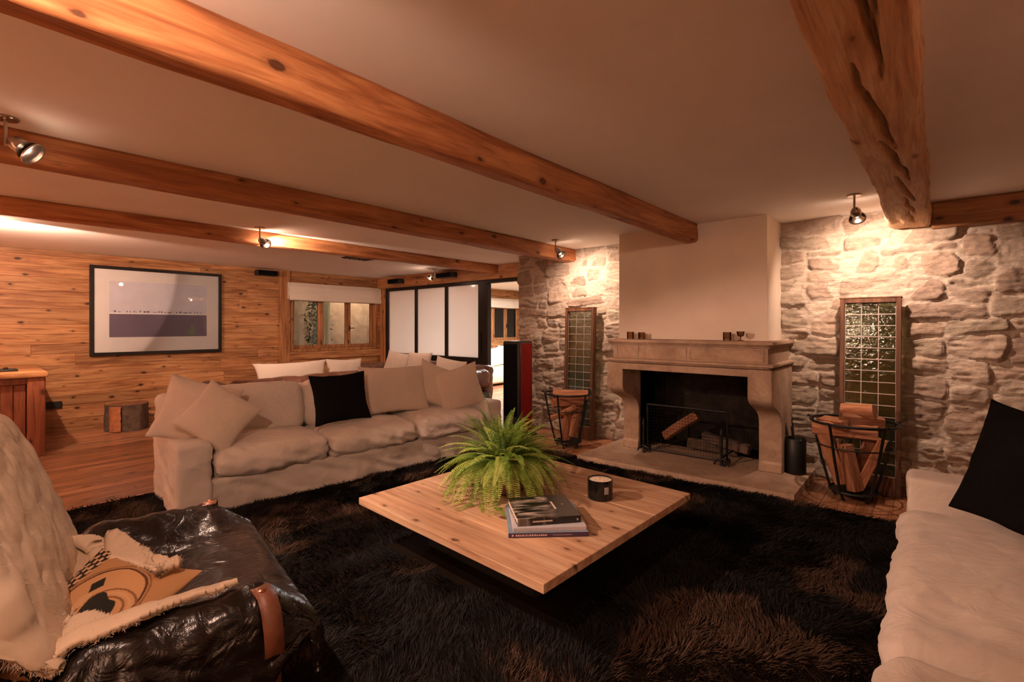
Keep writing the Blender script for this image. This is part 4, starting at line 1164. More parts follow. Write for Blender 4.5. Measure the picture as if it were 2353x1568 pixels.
# ================================================================== SEATING BEHIND THE SOFA
def leather_sofa(name, loc, rz, L, label):
    s = empty(name, loc, rz); tag(s, label, 'sofa')
    soft('seat', (.80, L - .3, .40), (0, 0, .04), M['leather_brown'], s, r=.08, crown=.03, seed=3, amp=.01)
    soft('backrest', (.24, L, .72), (-.40, 0, .06), M['leather_brown'], s, ry=-.12, r=.11, seed=5, amp=.015, fold=.01)
    for k in (-1, 1):
        a = soft('arm', (.86, .26, .30), (0, k * (L / 2 - .05), .42), M['leather_brown'], s, r=.13, seed=7 + k, amp=.012, fold=.015)
        b = soft('arm_base', (.84, .24, .34), (0, k * (L / 2 - .05), .05), M['leather'], a, r=.08, seed=9 + k)
        b.location = (0, 0, -.37)
    for (x, y) in ((-.35, -1), (-.35, 1), (.33, -1), (.33, 1)):
        m = MB(); m.lathe([(0, 0), (.022, 0), (.028, .06), (0, .06)], 12, (x, y * (L / 2 - .2), 0)); m.build('foot', M['chairwood'], s, True)
    return s
leather_sofa('leather_sofa', (-6.55, 5.08, 0), -PI / 2, 2.55, 'brown leather sofa with cushions in front of the frosted screen')
leather_sofa('leather_sofa', (-6.50, 2.95, 0), PI, 1.95, 'dark leather sofa behind the long white sofa, seen from its back')
gb = 'cushions on the leather seats behind'
for (c, w_, h_, n_, up, lab, sd) in (
    ((-6.22, 2.82, .73), .92, .42, (.96, 0, .25), (-.2, 0, 1), 'widest beige cushion on the dark leather seat behind the white sofa', 2),
    ((-6.34, 3.62, .73), .52, .40, (.96, -.1, .2), (-.2, .05, 1), 'beige cushion right of the widest one on the leather seat behind the white sofa', 4),
    ((-7.35, 5.22, .72), .46, .42, (.45, -.85, .25), (.1, .2, 1), 'beige cushion under the left frosted pane', 5),
    ((-6.55, 5.10, .75), .48, .42, (.35, -.9, .25), (-.05, .2, 1), 'beige cushion under the middle frosted pane', 8),
    ((-5.62, 4.95, .70), .50, .40, (.45, -.85, .3), (.1, .2, 1), 'beige cushion at the right end of the brown leather sofa', 10)):
    pillow('seat_cushion_pillow' if False else 'throw_cushion', w_, h_, .16, c, n_, up, M['cushion'], lab, gb, sd)
gf = 'cushions on the far room sofa'
pillow('far_cushion', .50, .48, .16, (-8.12, 9.15, .68), (.85, -.45, .3), (-.2, .1, 1), M['white_pillow'], 'white cushion in the far room', gf, 3)
pillow('far_cushion', .45, .45, .16, (-7.95, 9.48, .68), (.8, -.5, .3), (-.2, .35, 1), M['navy'], 'dark blue cushion in the far room', gf, 6)
pillow('far_cushion', .40, .45, .14, (-8.0, 8.55, .66), (.9, -.35, .25), (-.2, -.1, 1), M['white_pillow'], 'white cushion in the far room at the near end of the sofa', gf, 9)

# ================================================================== COFFEE TABLE
tb = empty('coffee_table', (-1.915, 2.335, 0), math.radians(-1.8)); tag(tb, 'low square coffee table of old pine planks in front of the fireplace', 'coffee table')
m = MB(); n = 6; W_ = 1.475; rg = random.Random(9)
y = -W_ / 2; ws = [.24, .26, .22, .27, .235, .25]
for k in range(n):
    m.lim(-W_ / 2, W_ / 2, y + .0006, y + ws[k] - .0006, .287, .330 - rg.uniform(0, .0008), .003, 2, r=(.33 + .17 * k) % 1); y += ws[k]
m.build('tabletop', M['tablewood'], tb)
m = MB(); m.lim(-W_ / 2 + .30, W_ / 2 - .30, -W_ / 2 + .30, W_ / 2 - .30, .03, .286, .005); m.build('base', simple('dark_stained_base', (.006, .004, .003), .9), tb)
for (a, b) in ((-1, -1), (-1, 1), (1, -1), (1, 1)):
    m = MB(); m.lim(a * .36 - .05, a * .36 + .05, b * .36 - .05, b * .36 + .05, 0, .03, .004); m.build('leg', M['iron'], tb)

# candle
cd = empty('candle', (-1.545, 2.60, .33)); tag(cd, 'cream candle in a wide black glass jar on the coffee table', 'candle')
m = MB(); m.lathe([(0, 0), (.070, 0), (.076, .006), (.077, .120), (.0735, .121), (.073, .108), (0, .107)], 48); m.build('jar', M['glossblack'], cd, True)
m = MB(); m.lathe([(0, .109), (.0725, .109), (.0725, .1115), (.02, .1125), (0, .112)], 48); m.build('wax', M['wax'], cd, True)
for (a, r) in ((0, 0), (1, .03), (2, .03), (3, .03)):
    m = MB(); m.tube([(r * math.cos(a * 2.1), r * math.sin(a * 2.1), .11), (r * math.cos(a * 2.1), r * math.sin(a * 2.1), .118)], .0012, 5); m.build('wick', M['blackcloth'], cd)
V, F = [], []
for k in range(7):
    a = math.radians(-62 + 22 + 3.6 * k); 
    for z in (.045, .088): V.append((.0776 * math.cos(a), .0776 * math.sin(a), z))
for k in range(6): F.append((2 * k, 2 * k + 2, 2 * k + 3, 2 * k + 1))
m = MB(); m.add(V, F); m.build('label_sticker', simple('grey_label', (.42, .40, .38), .6, var=.5, vs=120), cd)

# books: local x runs along the spine, y away from the spine
def book(name, c, rz, w_, d_, h_, cover, spine, pages, label, soft_corner=.0):
    b = empty(name, c, rz); tag(b, label, 'book', 'large books on the coffee table')
    m = MB(); m.lim(-w_ / 2, w_ / 2, 0, d_, 0, .0035, .001); m.lim(-w_ / 2, w_ / 2, 0, d_, h_ - .0035, h_, .001); m.lim(-w_ / 2, w_ / 2, -.002, .003, 0, h_, .0012)
    m.build('cover', cover, b)
    m = MB(); m.lim(-w_ / 2 + .005, w_ / 2 - .005, .003, d_ - .005, .0036, h_ - .0036); m.build('pages', pages, b)
    return b
M['paper'] = simple('page_block', (.66, .58, .50), .8, var=.1, vs=60)
cov_blue = simple('blue_grey_cover', (.22, .30, .40), .45, var=.15)
b1 = book('art_book', (-1.452, 1.945, .33), math.radians(44), .405, .385, .024, cov_blue, None, M['paper'], 'thin blue-grey book at the bottom of the pile on the coffee table')
m = MB(); m.lim(-.2025, .2025, -.0035, -.0018, .0005, .0235); m.build('spine', simple('dark_violet_spine', (.055, .035, .075), .5, var=.1), b1)
m = MB(); rg = random.Random(2); x = -.185
while x < -.01:
    q = rg.uniform(.004, .009)
    m.lim(x, x + q, -.0042, -.0034, .008, .008 + rg.uniform(.006, .009)); x += q + rg.uniform(.002, .005) + (.008 if rg.random() < .12 else 0)
m.lim(.02, .12, -.0042, -.0034, .0115, .0125); m.build('spine_marks', simple('pale_pink_print', (.75, .55, .58), .6), b1)
b2 = book('art_book', (-1.455, 1.962, .354), math.radians(45.5), .375, .355, .020, simple('pale_grey_cover', (.52, .52, .56), .5, var=.05), None, M['paper'], 'pale grey book in the middle of the pile on the coffee table')
m = MB(); m.lim(.115, .184, -.0035, -.0018, .001, .019); m.build('spine_block', simple('white_spine_block', (.62, .55, .55), .6, var=.3, vs=150), b2)
def photo_cover():
    q = N('black_photo_cover'); q.set(Roughness=.30)
    v = q.coord((3, 22, 1)); v2 = q.coord((9, 9, 1))
    a = q.ramp(q.noise(v, 1.3, 5, .6, 1.0), [(.46, (.012, .010, .009)), (.56, (.50, .42, .36))])
    a = q.mix(.8, a, q.ramp(q.noise(v2, 1.2, 3), [(.40, .05), (.62, 1.0)]), 'MULTIPLY')
    tc = q.n('TexCoord'); sp = q.n('SeparateXYZ'); q.l(tc.outputs['Object'], sp.inputs[0])
    fx = q.ramp(sp.outputs['X'], [(0.0, 1.0), (0.03, 1.0), (0.06, 0.0)])
    q.col(q.mix(fx, (.014, .011, .010), a)); return q.m
b3 = book('art_book', (-1.478, 1.988, .374), math.radians(51), .335, .315, .036, photo_cover(), None, M['paper'], 'black book with a monochrome photo cover on top of the pile')
m = MB()
cream = simple('cream_print', (.62, .52, .45), .6)
for q_, a_ in (('cover_title', (.055, .066, .105, .215, .0362, .0366)), ('cover_dot', (.108, .120, .165, .172, .0362, .0366)), ('spine_title', (-.09, .015, -.0030, -.0024, .016, .023)), ('spine_mark', (.145, .152, -.003, -.0024, .012, .022))):
    m = MB(); m.lim(*a_); m.build(q_, cream, b3)

# ================================================================== FERN
fn = empty('potted_fern', (-2.09, 2.31, .33)); tag(fn, 'bushy green fern in a brown ribbed bowl on the coffee table', 'plant')
m = MB(); m.lathe([(0, 0), (.09, 0), (.135, .02), (.178, .065), (.195, .11), (.188, .155), (.165, .19), (.155, .195), (.155, .18), (.14, .165), (0, .16)], 96, rib=.022, nr=24)
m.build('bowl', simple('dark_ribbed_wicker', (.20, .085, .05), .6, var=.45, vs=30, bump=.5, bs=60, bd=.004), fn, True)
m = MB(); m.lathe([(0, .175), (.15, .172)], 24); m.build('soil', M['bark'], fn)
def leafmat():
    q = N('fern_leaf'); q.set(Roughness=.5)
    at = q.n('Attribute', attribute_name='rnd')
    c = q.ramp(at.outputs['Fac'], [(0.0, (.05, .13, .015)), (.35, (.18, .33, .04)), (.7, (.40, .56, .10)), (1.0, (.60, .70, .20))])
    q.col(c)
    t = q.n('BsdfTranslucent'); q.l(c, t.inputs[0]); mx = q.n('MixShader'); mx.inputs[0].default_value = .28
    q.l(q.b.outputs[0], mx.inputs[1]); q.l(t.outputs[0], mx.inputs[2]); q.l(mx.outputs[0], q.out.inputs['Surface'])
    return q.m
M['fern'] = leafmat()
rg = random.Random(42)
NF = 270
XV, XF, XR_ = [], [], []
for k in range(NF):
    ring = ((k + .5) / 95) if k < 95 else ((k - 94.5) / (NF - 95))
    az = k * 2.39996 + rg.uniform(-.2, .2)
    el = math.radians(76 - 62 * ring ** .8 + rg.uniform(-15, 15))
    Lf = rg.uniform(.28, .47)
    droop = rg.uniform(2.6, 5.0) * (.75 + .6 * ring)
    p = Vector((math.cos(az) * .10 * ring, math.sin(az) * .10 * ring, .18))
    d = Vector((math.cos(az) * math.cos(el), math.sin(az) * math.cos(el), math.sin(el)))
    side0 = Vector((-math.sin(az), math.cos(az), 0))
    steps = 40; ds = Lf / steps
    pts = [p.copy()]; dirs = [d.copy()]
    tw = rg.uniform(-1.4, 1.4)
    for j in range(steps):
        d = d + Vector((side0.x * tw, side0.y * tw, -droop)) * ds
        if p.z < .015 and d.z < 0: d.z = 0.01
        d.normalize(); p = p + d * ds
        if Vector((p.x, p.y)).length < .20 and p.z < .165: 
            pr_ = Vector((p.x, p.y)).normalized() * .205; p.x, p.y = pr_.x, pr_.y
        if p.z < .012: p.z = .012
        pts.append(p.copy()); dirs.append(d.copy())
    V, F, R = [], [], []
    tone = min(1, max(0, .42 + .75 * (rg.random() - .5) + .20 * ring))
    def addq(vs, r):
        b = len(V); V.extend([tuple(v) for v in vs]); F.append(tuple(range(b, b + len(vs)))); R.append(r)
    for j in range(steps):
        t = j / steps; a, b = pts[j], pts[j + 1]; dd = dirs[j]
        sd_ = dd.cross(Vector((0, 0, 1))); 
        if sd_.length < .05: sd_ = side0.copy()
        sd_.normalize(); up_ = sd_.cross(dd).normalized()
        wq = .0016 * (1 - t * .7); addq([a - sd_ * wq, a + sd_ * wq, b + sd_ * wq, b - sd_ * wq], .15)
        if t < .10: continue
        ll = .029 * math.sin(PI * min(1, (t * .90 + .12))) ** .7 * (1.08 - .35 * t) + .004
        for s in (-1, 1):
            o_ = sd_ * s; tip = a + o_ * ll + dd * (ll * .28) - up_ * (ll * rg.uniform(.05, .35))
            wv = dd * (ds * .27)
            mid = a + o_ * ll * .55 + dd * (ll * .12) + up_ * .001
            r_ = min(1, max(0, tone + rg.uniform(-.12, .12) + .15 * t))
            b0 = len(V); V.extend([tuple(a - wv * .6), tuple(a + wv * .9), tuple(mid + wv), tuple(tip), tuple(mid - wv)]); F.append((b0, b0 + 1, b0 + 2, b0 + 3, b0 + 4)); R.append(r_)
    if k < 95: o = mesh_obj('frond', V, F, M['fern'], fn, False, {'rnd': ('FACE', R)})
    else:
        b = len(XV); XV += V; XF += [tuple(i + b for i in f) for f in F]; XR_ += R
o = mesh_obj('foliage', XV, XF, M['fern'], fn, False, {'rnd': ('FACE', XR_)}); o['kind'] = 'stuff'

# ================================================================== SHAG RUG
def blades(name, P, D, L, W, col, mat, parent=None, seg=2, droop=.5):
    """P base points, D unit lean dirs, L lengths, W widths, col per blade"""
    n = len(P)
    side = np.cross(D, np.array([0, 0, 1.0])); side /= np.maximum(np.linalg.norm(side, axis=1, keepdims=True), 1e-6)
    ang = rng.uniform(0, 2 * PI, n)[:, None]
    rnd_side = np.stack([np.cos(ang[:, 0]), np.sin(ang[:, 0]), np.zeros(n)], -1)
    side = side * .4 + rnd_side * .8; side /= np.linalg.norm(side, axis=1, keepdims=True)
    mid = P + D * (L * .5)[:, None] + np.array([0, 0, 1.0]) * (L * .06)[:, None]
    tip = P + D * L[:, None] - np.array([0, 0, 1.0]) * (L * .12 * droop)[:, None]
    w = W[:, None] / 2
    V = np.stack([P - side * w, P + side * w, mid + side * w * .8, mid - side * w * .8, tip], 1).reshape(-1, 3)
    b = np.arange(n) * 5
    F4 = np.stack([b, b + 1, b + 2, b + 3], -1); F3 = np.stack([b + 3, b + 2, b + 4], -1)
    me = bpy.data.meshes.new(name)
    me.vertices.add(len(V)); me.vertices.foreach_set('co', V.astype(np.float32).ravel())
    li = np.concatenate([F4.ravel(), F3.ravel()]).astype(np.int32)
    me.loops.add(len(li)); me.loops.foreach_set('vertex_index', li)
    me.polygons.add(2 * n)
    ls = np.concatenate([np.arange(n) * 4, 4 * n + np.arange(n) * 3]).astype(np.int32)
    me.polygons.foreach_set('loop_start', ls)
    try: me.polygons.foreach_set('loop_total', np.concatenate([np.full(n, 4), np.full(n, 3)]).astype(np.int32))
    except Exception: pass
    me.update(calc_edges=True)
    a = me.attributes.new('rnd', 'FLOAT', 'FACE'); a.data.foreach_set('value', np.concatenate([col, col]).astype(np.float32))
    me.materials.append(mat)
    o = bpy.data.objects.new(name, me); C.objects.link(o)
    if parent is not None: o.parent = parent
    return o
def furmat(name, stops, rough=.7):
    q = N(name); q.set(Roughness=rough); q.b.inputs['Specular IOR Level'].default_value = .25
    at = q.n('Attribute', attribute_name='rnd'); q.col(q.ramp(at.outputs['Fac'], stops)); return q.m
M['rugfur'] = furmat('dark_brown_fur', [(0, (.003, .0022, .0016)), (.35, (.008, .005, .0035)), (.6, (.032, .017, .010)), (1, (.11, .058, .033))])
RX0, RX1, RY0, RY1 = -4.86, .55, -1.1, 4.30
rug = empty('shag_rug', ((RX0 + RX1) / 2, (RY0 + RY1) / 2, 0)); tag(rug, 'large dark brown shaggy fur rug under the coffee table and sofas', 'rug')
RO = np.array([(RX0 + RX1) / 2, (RY0 + RY1) / 2, 0])
m = MB(); nx = 90; V = []
edge = []
for k in range(nx): edge.append((RX0 + (RX1 - RX0) * k / nx, RY0))
for k in range(nx): edge.append((RX1, RY0 + (RY1 - RY0) * k / nx))
for k in range(nx): edge.append((RX1 - (RX1 - RX0) * k / nx, RY1))
for k in range(nx): edge.append((RX0, RY1 - (RY1 - RY0) * k / nx))
edge = [(x + .012 * mnoise.noise(Vector((x * 5, y * 5, 0))) - RO[0], y + .012 * mnoise.noise(Vector((x * 5, y * 5, 4))) - RO[1]) for x, y in edge]
m.prism(edge, 'z', .001, .016); m.build('backing', simple('rug_hide', (.010, .006, .004), .95, spec=.05), rug)
NB = 330000
# denser near the camera side where single hairs can be seen
px_ = rng.uniform(RX0, RX1, NB); py_ = rng.uniform(RY0, RY1, NB)
keep = ~((px_ > -2.55) & (px_ < -1.28) & (py_ > 1.75) & (py_ < 2.95)) & ~((px_ < -4.1) & (py_ > 1.15) & (py_ < 4.0)) & ~((px_ > .0) & (py_ > .4) & (py_ < 3.4))
px_, py_ = px_[keep], py_[keep]; n = len(px_)
P = np.stack([px_, py_, np.full(n, .012)], -1)
q = np.stack([px_, py_, px_ * 0], -1)
a1 = fbm(q * 1.6, 51, 3) * 3.6; a2 = fbm(q * 9, 52, 2) * 1.2
th = a1 + a2 + rng.normal(0, .35, n)
el = np.radians(28 + 22 * rng.random(n) + 14 * fbm(q * 6, 53, 2))
D = np.stack([np.cos(th) * np.cos(el), np.sin(th) * np.cos(el), np.sin(el)], -1)
pat = fbm(q * np.array([2.6, 2.6, 1]) + 7, 60, 4, .55)
pat2 = fbm(q * 1.1 + 3, 63, 2)
pm = np.clip((pat - .22 + .35 * pat2) / .22, 0, 1); pm = pm * pm * (3 - 2 * pm)
col = np.clip(.13 + .62 * pm * (.75 + .5 * rng.random(n)) + rng.normal(0, .05, n), 0, 1)
clump = fbm(q * 14, 55, 2)
L = (.040 + .022 * rng.random(n)) * (1 + .25 * clump)
W = np.where(py_ < 2.0, .0030, .0045) * (1 + .5 * rng.random(n))
fo = blades('fur_pile', P - RO, D, L, W, col, M['rugfur'], rug); fo['kind'] = 'stuff'

# ================================================================== LEATHER ARMCHAIR WITH SHEEPSKIN
CH = Vector((-2.313, .453, 0)); CR = math.radians(-9.0)
ch = empty('leather_armchair', CH, CR); tag(ch, 'low dark leather armchair with draped arms and a sheepskin over its back, in the foreground', 'armchair')
SP = np.array([0, .06, .14, .30, .60, .80, .92, 1.10, 1.40, 1.55, 1.65, 1.85, 2.1])
SY = np.array([.485, .49, .455, .30, .05, -.11, -.20, -.27, -.38, -.45, -.52, -.60, -.62])
SZ = np.array([.235, .31, .368, .352, .305, .30, .34, .54, .84, .98, 1.005, .85, .55])
AP = np.array([0, .30, .38, .46, .53, .60, .92]); AX = np.array([0, .30, .375, .43, .49, .54, .565]) * 1.08; AZ = np.array([.0, .030, .085, .135, .150, .115, -.17])
def smooth_interp(x, xp, fp):
    r = 0
    for dx in (-.035, -.0175, 0, .0175, .035): r = r + np.interp(x + dx, xp, fp)
    return r / 5
def chair_surf(A, S, off=0.0, seed=1, wr=.010):
    y = smooth_interp(S, SP, SY); z = smooth_interp(S, SP, SZ)
    aa = np.abs(A)
    ax = smooth_interp(aa, AP, AX); az = smooth_interp(aa, AP, AZ)
    k = np.clip((1.08 - S) / .25, 0, 1) * np.clip((S - .13) / .18, 0, 1)      # where the arms are
    k = k * k * (3 - 2 * k)
    bx = 1.08 * np.where(aa < .5, aa, .5 + (aa - .5) * .1)
    x = np.sign(A) * (ax * k + bx * (1 - k))
    # arm tops stay level while the seat dips
    hang = np.clip((aa - .50) / .42, 0, 1) * (1 - k) * np.clip(1 - S / .45, 0, 1)
    z = z - hang * .10
    lvl = np.clip((aa - .34) / .14, 0, 1) * k
    z = z * (1 - lvl) + .335 * lvl + az * k
    y = y - np.where(aa > .5, (aa - .5) * .9, 0) * (1 - k) * np.clip((S - 1.0) / .2, 0, 1)
    # front corners sweep forward, tufted creases
    P3 = np.stack([x, y, z], -1)
    nz = fbm(np.stack([A * 3.6 + S * 1.0, S * 3.2, A * 0 + seed], -1), seed, 3, .42) * wr
    cre = -np.abs(fbm(np.stack([A * 9 + S * 3, S * 5 - A * 3, A * 0 + 3 + seed], -1), seed + 5, 3)) * wr * 1.5 * np.clip((aa - .14) / .2, 0, 1)
    armw = -np.abs(fbm(np.stack([A * 2, S * 11, A * 0 + 9], -1), seed + 9, 2)) * wr * .9 * np.clip((aa - .40) / .08, 0, 1) * k
    h = nz + cre + armw + off
    # approximate normal
    e = .01
    return P3, h
def surf_grid(A, S, off=0.0, seed=1, wr=.010):
    P3, h = chair_surf(A, S, off, seed, wr)
    du = np.gradient(P3, axis=0); dv = np.gradient(P3, axis=1)
    nn = np.cross(du, dv); nn /= np.maximum(np.linalg.norm(nn, axis=-1, keepdims=True), 1e-9)
    # make normals point up / towards the sitter
    c = nn[nn.shape[0] // 2, nn.shape[1] // 3]
    if c[2] < 0: nn = -nn
    return P3 + nn * h[..., None], nn
aU = np.linspace(-.92, .92, 150); sU = np.linspace(0, 2.1, 170)
A, S_ = np.meshgrid(aU, sU, indexing='ij')
Pg, Ng = surf_grid(A, S_, 0, 3, .011)
idx = np.arange(A.size).reshape(A.shape)
F = np.stack([idx[:-1, :-1], idx[1:, :-1], idx[1:, 1:], idx[:-1, 1:]], -1).reshape(-1, 4)
k_arm = ((np.abs(A) > .60) & (S_ > 1.02))
fm_ = ~(k_arm[:-1, :-1] | k_arm[1:, 1:]).reshape(-1)
o = mesh_obj('leather_cover', Pg.reshape(-1, 3), F[fm_], M['leather'], ch, True)
so = o.modifiers.new('thick', 'SOLIDIFY'); so.thickness = .022; so.offset = -1
# piping along the front edge and the arms
for (sel) in ((slice(8, 142), 9), (slice(8, 9), slice(9, 90)), (slice(141, 142), slice(9, 90))):
    pp = Pg[sel[0], sel[1]].reshape(-1, 3) + np.array([0, 0, .003])
    m = MB(); m.tube([tuple(p) for p in pp], .0045, 6); m.build('piping', M['leather'], ch, True)
# cushion filling under the sheet
soft('seat_cushion', (.78, .80, .15), (0, .07, .145), M['leather'], ch, r=.05, crown=.0, seed=4)
soft('back_cushion', (.86, .13, .50), (0, -.41, .32), M['leather'], ch, rx=.36, r=.05, seed=4)
for s in (-1, 1):
    m = MB(); m.lathe([(0, 0), (.028, 0), (.034, .06), (.036, .2), (.032, .36), (.026, .40), (0, .405)], 20, (s * .54, .34, 0)); m.build('leg', M['chairwood'], ch, True)
    m = MB(); m.lathe([(0, 0), (.028, 0), (.034, .06), (.034, .2), (.030, .34), (0, .345)], 20, (s * .54, -.42, 0)); m.build('leg', M['chairwood'], ch, True)
    m = MB(); m.tube([(s * .54, .34, .24), (s * .545, .15, .215), (s * .545, -.15, .20), (s * .54, -.42, .22)], [.034, .040, .040, .032], 16); m.build('side_rail', M['chairwood'], ch, True)
    m = MB(); m.tube([(s * .52, .30, .39), (s * .53, .0, .40), (s * .52, -.42, .38)], .022, 12); m.build('arm_rail', M['chairwood'], ch, True)
m = MB(); m.tube([(-.50, .38, .20), (.50, .38, .20)], .026, 14); m.tube([(-.50, -.42, .20), (.50, -.42, .20)], .026, 14); m.build('cross_rail', M['chairwood'], ch, True)
for s in (-1, 1):
    m = MB(); V, F = [], []
    path = [(s * .50, .30, .487), (s * .54, .31, .492), (s * .585, .32, .478), (s * .618, .325, .44), (s * .628, .33, .38), (s * .622, .335, .31), (s * .59, .34, .26)]
    for (x, y, z) in path: V += [(x, y - .030, z), (x, y + .030, z)]
    for k in range(len(path) - 1): F.append((2 * k, 2 * k + 1, 2 * k + 3, 2 * k + 2))
    m.add(V, F); st_ = m.build('strap', M['tan'], ch, True); z = st_.modifiers.new('t', 'SOLIDIFY'); z.thickness = .006
    m = MB(); m.lathe([(0, 0), (.013, 0), (.013, .004), (.006, .008), (0, .008)], 16, M=Matrix.Translation((s * .555, .312, .489))); m.build('stud', simple('copper_stud', (.55, .25, .15), .3, 1.0), st_, True)

# sheepskin: laid on the chair surface, two legs reach onto seat and arm
def lim_(s):
    """left / right border and the notch between the two legs, as functions of arc length s"""
    L_ = np.interp(s, [.48, .54, .62, .74, .90, 1.10, 1.40, 1.60, 2.0], [.32, .16, -.04, -.28, -.45, -.49, -.50, -.50, -.48])
    R_ = np.interp(s, [.36, .50, .75, 1.0, 1.2, 1.5, 1.7, 2.0], [.50, .515, .535, .58, .60, .60, .58, .55])
    nl = np.interp(s, [.48, .54, .62, .74, .86, .97], [.36, .32, .22, .04, .0, .2]); nr = np.interp(s, [.36, .55, .75, .90, .97], [.47, .445, .425, .36, .2])
    return L_, R_, nl, nr
aT = np.linspace(-.64, .70, 330); sT = np.linspace(.34, 1.98, 380)
A, S_ = np.meshgrid(aT, sT, indexing='ij')
over = np.clip((1.0 - S_) / .25, 0, 1) * np.clip((.43 - A) / .06, 0, 1) * np.clip((A + .52) / .18, 0, 1) * .165
Pt, Nt = surf_grid(A, S_, .032 + over, 3, .003)
q = np.stack([A, S_, A * 0], -1)
Pt = Pt + Nt * (.010 * fbm(q * 5, 33, 3) + .005 * fbm(q * 18, 34, 2))[..., None]
L_, R_, nl, nr = lim_(S_)
jit = .011 * fbm(q * 9, 36, 3)
ins = (A > L_ + jit) & (A < R_ + jit) & ~((S_ < .97) & (A > nl + jit) & (A < nr + jit)) & ~((A < .40) & (S_ < .49 + jit * .4)) & (S_ > .36 + jit)
Fm = (ins[:-1, :-1] & ins[1:, :-1] & ins[1:, 1:] & ins[:-1, 1:]).reshape(-1)
idx = np.arange(A.size).reshape(A.shape)
F = np.stack([idx[:-1, :-1], idx[1:, :-1], idx[1:, 1:], idx[:-1, 1:]], -1).reshape(-1, 4)[Fm]
used = np.unique(F); mp = np.zeros(A.size, int); mp[used] = np.arange(len(used))
M['fleece'] = furmat('cream_fleece', [(0, (.50, .36, .23)), (.5, (.70, .55, .40)), (1, (.82, .68, .52))], .85)
sk = mesh_obj('sheepskin_throw', Pt.reshape(-1, 3)[used], mp[F], M['fleece'], None, True)
sk.location = CH; sk.rotation_euler = (0, 0, CR); tag(sk, 'cream sheepskin draped over the back, seat and arm of the leather armchair', 'throw')
md = sk.modifiers.new('t', 'SOLIDIFY'); md.thickness = .02; md.offset = -1
a_ = sk.data.attributes.new('rnd', 'FLOAT', 'FACE'); a_.data.foreach_set('value', np.full(len(sk.data.polygons), .5, dtype=np.float32))
rows = rng.integers(0, ins.shape[0], 130000); cols = rng.integers(0, ins.shape[1], 130000)
ok = ins[rows, cols]; rows, cols = rows[ok], cols[ok]
B = Pt[rows, cols] + rng.normal(0, .004, (len(rows), 3)); NN = Nt[rows, cols]
tt = np.stack([np.full(len(rows), .25), .4 * fbm(B * 8, 71, 2), np.full(len(rows), -.15)], -1)
jj = fbm(B * 20, 72, 2)[:, None] * np.array([.5, .3, .2]) + rng.normal(0, .35, (len(rows), 3))
D = NN * .55 + tt * .9 + jj; D -= NN * np.minimum(0, (D * NN).sum(1) - .12)[:, None]; D /= np.linalg.norm(D, axis=1, keepdims=True)
fl_ = blades('fleece', B, D, .015 + .012 * rng.random(len(rows)), np.full(len(rows), .0019), np.clip(.5 + .3 * jj[:, 0], 0, 1), M['fleece'], sk); fl_['kind'] = 'stuff'

# printed cushion on the chair: an abstract pattern of rings and a dark oval
V, F, (U, Vv) = pillow_mesh(.46, .44, .10, 6, n=220, pinch=.06, amp=.003)
X = U * .24; Y = Vv * .21
r0 = np.sqrt((X - .02) ** 2 + (Y * 1.05) ** 2)
pat = np.full(X.shape, .30)
pat = np.where(r0 < .152, .38, pat)
pat = np.where(np.abs(r0 - .156) < .004, .12, pat); pat = np.where(np.abs(r0 - .168) < .003, .2, pat)
bd = (X < -.145); ck = (np.sin(X * 190) * np.sin(Y * 170 + np.round(X * 30) * 1.5) > -.1)
pat = np.where(bd & (r0 > .172), np.where(ck, .03, .55), pat)
e1 = ((X - .085) / .105) ** 2 + ((Y + .005) / .078) ** 2
for rr_, vv_ in ((1.0, .2), (.80, .45), (.62, .2)): pat = np.where((np.abs(np.sqrt(e1) - rr_) < .045), vv_, pat)
e2 = ((X - .055) / .072) ** 2 + ((Y + .004 + .25 * (X - .05)) / .046) ** 2
pat = np.where(e2 < 1 + .25 * np.sin(X * 80), .01, pat)
pat = np.where(((X + .035) / .02) ** 2 + ((Y - .01) / .03) ** 2 < 1, .46, pat)
for (a, b) in ((-.045, .070), (-.015, -.085)): pat = np.where((np.abs(X - a) + .8 * np.abs(Y - b) < .026), .02, pat)
pf = np.concatenate([pat.ravel(), np.full(pat.size, .3)])
q = N('printed_tan_cotton'); q.set(Roughness=.85)
at = q.n('Attribute', attribute_name='pat'); cr_ = q.n('ValToRGB'); e = cr_.color_ramp.elements
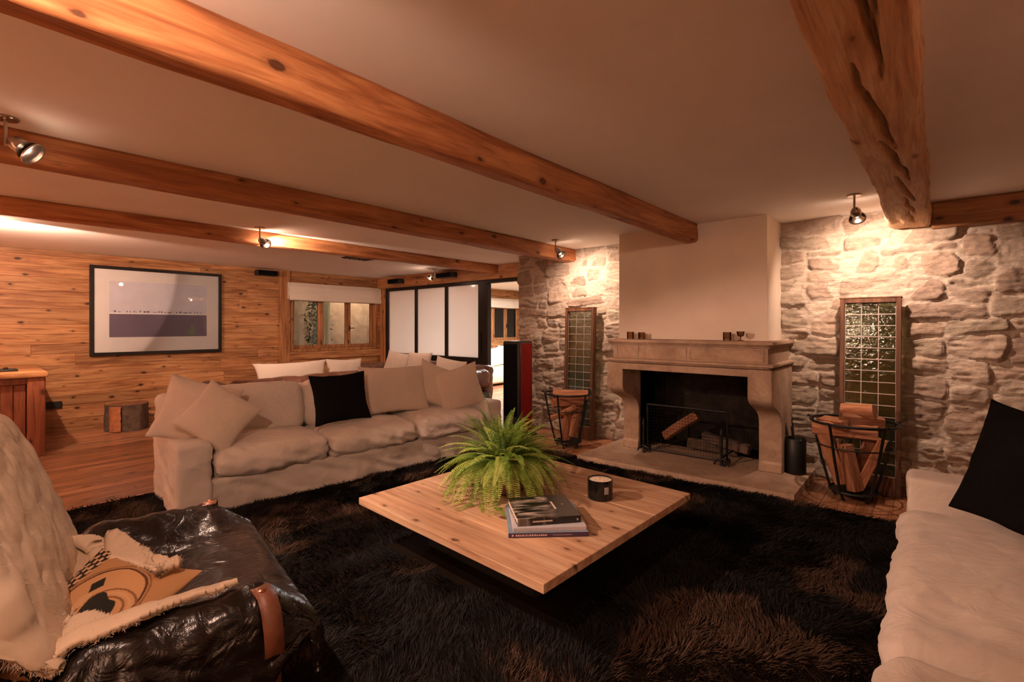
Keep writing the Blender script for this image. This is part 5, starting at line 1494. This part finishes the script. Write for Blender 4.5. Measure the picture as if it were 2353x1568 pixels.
for i, (p_, c_) in enumerate([(0.0, (.012, .012, .008, 1)), (.08, (.012, .012, .008, 1)), (.16, (.17, .055, .02, 1)), (.30, (.46, .24, .10, 1)), (.40, (.60, .33, .15, 1)), (.60, (.66, .46, .28, 1))]):
    if i < 2: e[i].position = p_; e[i].color = c_
    else:
        z = e.new(p_); z.color = c_
q.l(at.outputs['Fac'], cr_.inputs['Fac']); q.col(cr_.outputs['Color'])
pc_ = mesh_obj('printed_cushion', V, F, q.m, None, True, {'pat': ('POINT', pf)})
ax = Vector((math.cos(CR), math.sin(CR), 0)); ay = Vector((-math.sin(CR), math.cos(CR), 0))
c0 = CH + ax * .21 + ay * (-.13) + Vector((0, 0, .42))
nrm = (ax * .25 - ay * .34 + Vector((0, 0, .905))).normalized(); upv = (-ax * .534 + ay * .733 + Vector((0, 0, .42)))
place(pc_, c0, nrm, upv)
tag(pc_, 'tan cushion printed with rings and a dark oval on the leather armchair', 'cushion')

# ------------------------------------------------------------------ unseen fill lamps added behind the camera to brighten ceiling and room
def open_cone(r0, z0, r1, z1, n=36):
    V = [(r0 * math.cos(2 * PI * k / n), r0 * math.sin(2 * PI * k / n), z0) for k in range(n)] + [(r1 * math.cos(2 * PI * k / n), r1 * math.sin(2 * PI * k / n), z1) for k in range(n)]
    return V, [(k, (k + 1) % n, n + (k + 1) % n, n + k) for k in range(n)]
for loc, wt, lab in (((2.7, -2.7, 0), 260, 'added fill lamp with a cream shade, unseen behind the photographer at the right'), ((-3.3, -2.5, 0), 420, 'added fill lamp with a cream shade, unseen behind the leather armchair'), ((-7.3, -2.3, 0), 300, 'added fill lamp with a cream shade, unseen in the rear left corner')):
    p = empty('added_fill_lamp', loc); tag(p, lab, 'floor lamp', 'added fill lamps behind the photographer')
    m = MB(); m.lathe([(0, 0), (.15, 0), (.15, .012), (.02, .03), (.012, .05), (.012, 1.38), (0, 1.38)], 28); m.build('stand', M['iron'], p, True)
    V, F = open_cone(.20, 1.30, .14, 1.58); m = MB(); m.add(V, F); m.build('lamp_shade', M['frost'], p, True)
    L = bpy.data.lights.new('fill_lamp_light', 'POINT'); L.energy = wt; L.color = WHITER; L.shadow_soft_size = .05
    lo = bpy.data.objects.new('fill_lamp_light', L); C.objects.link(lo); lo.location = (loc[0], loc[1], 1.44)
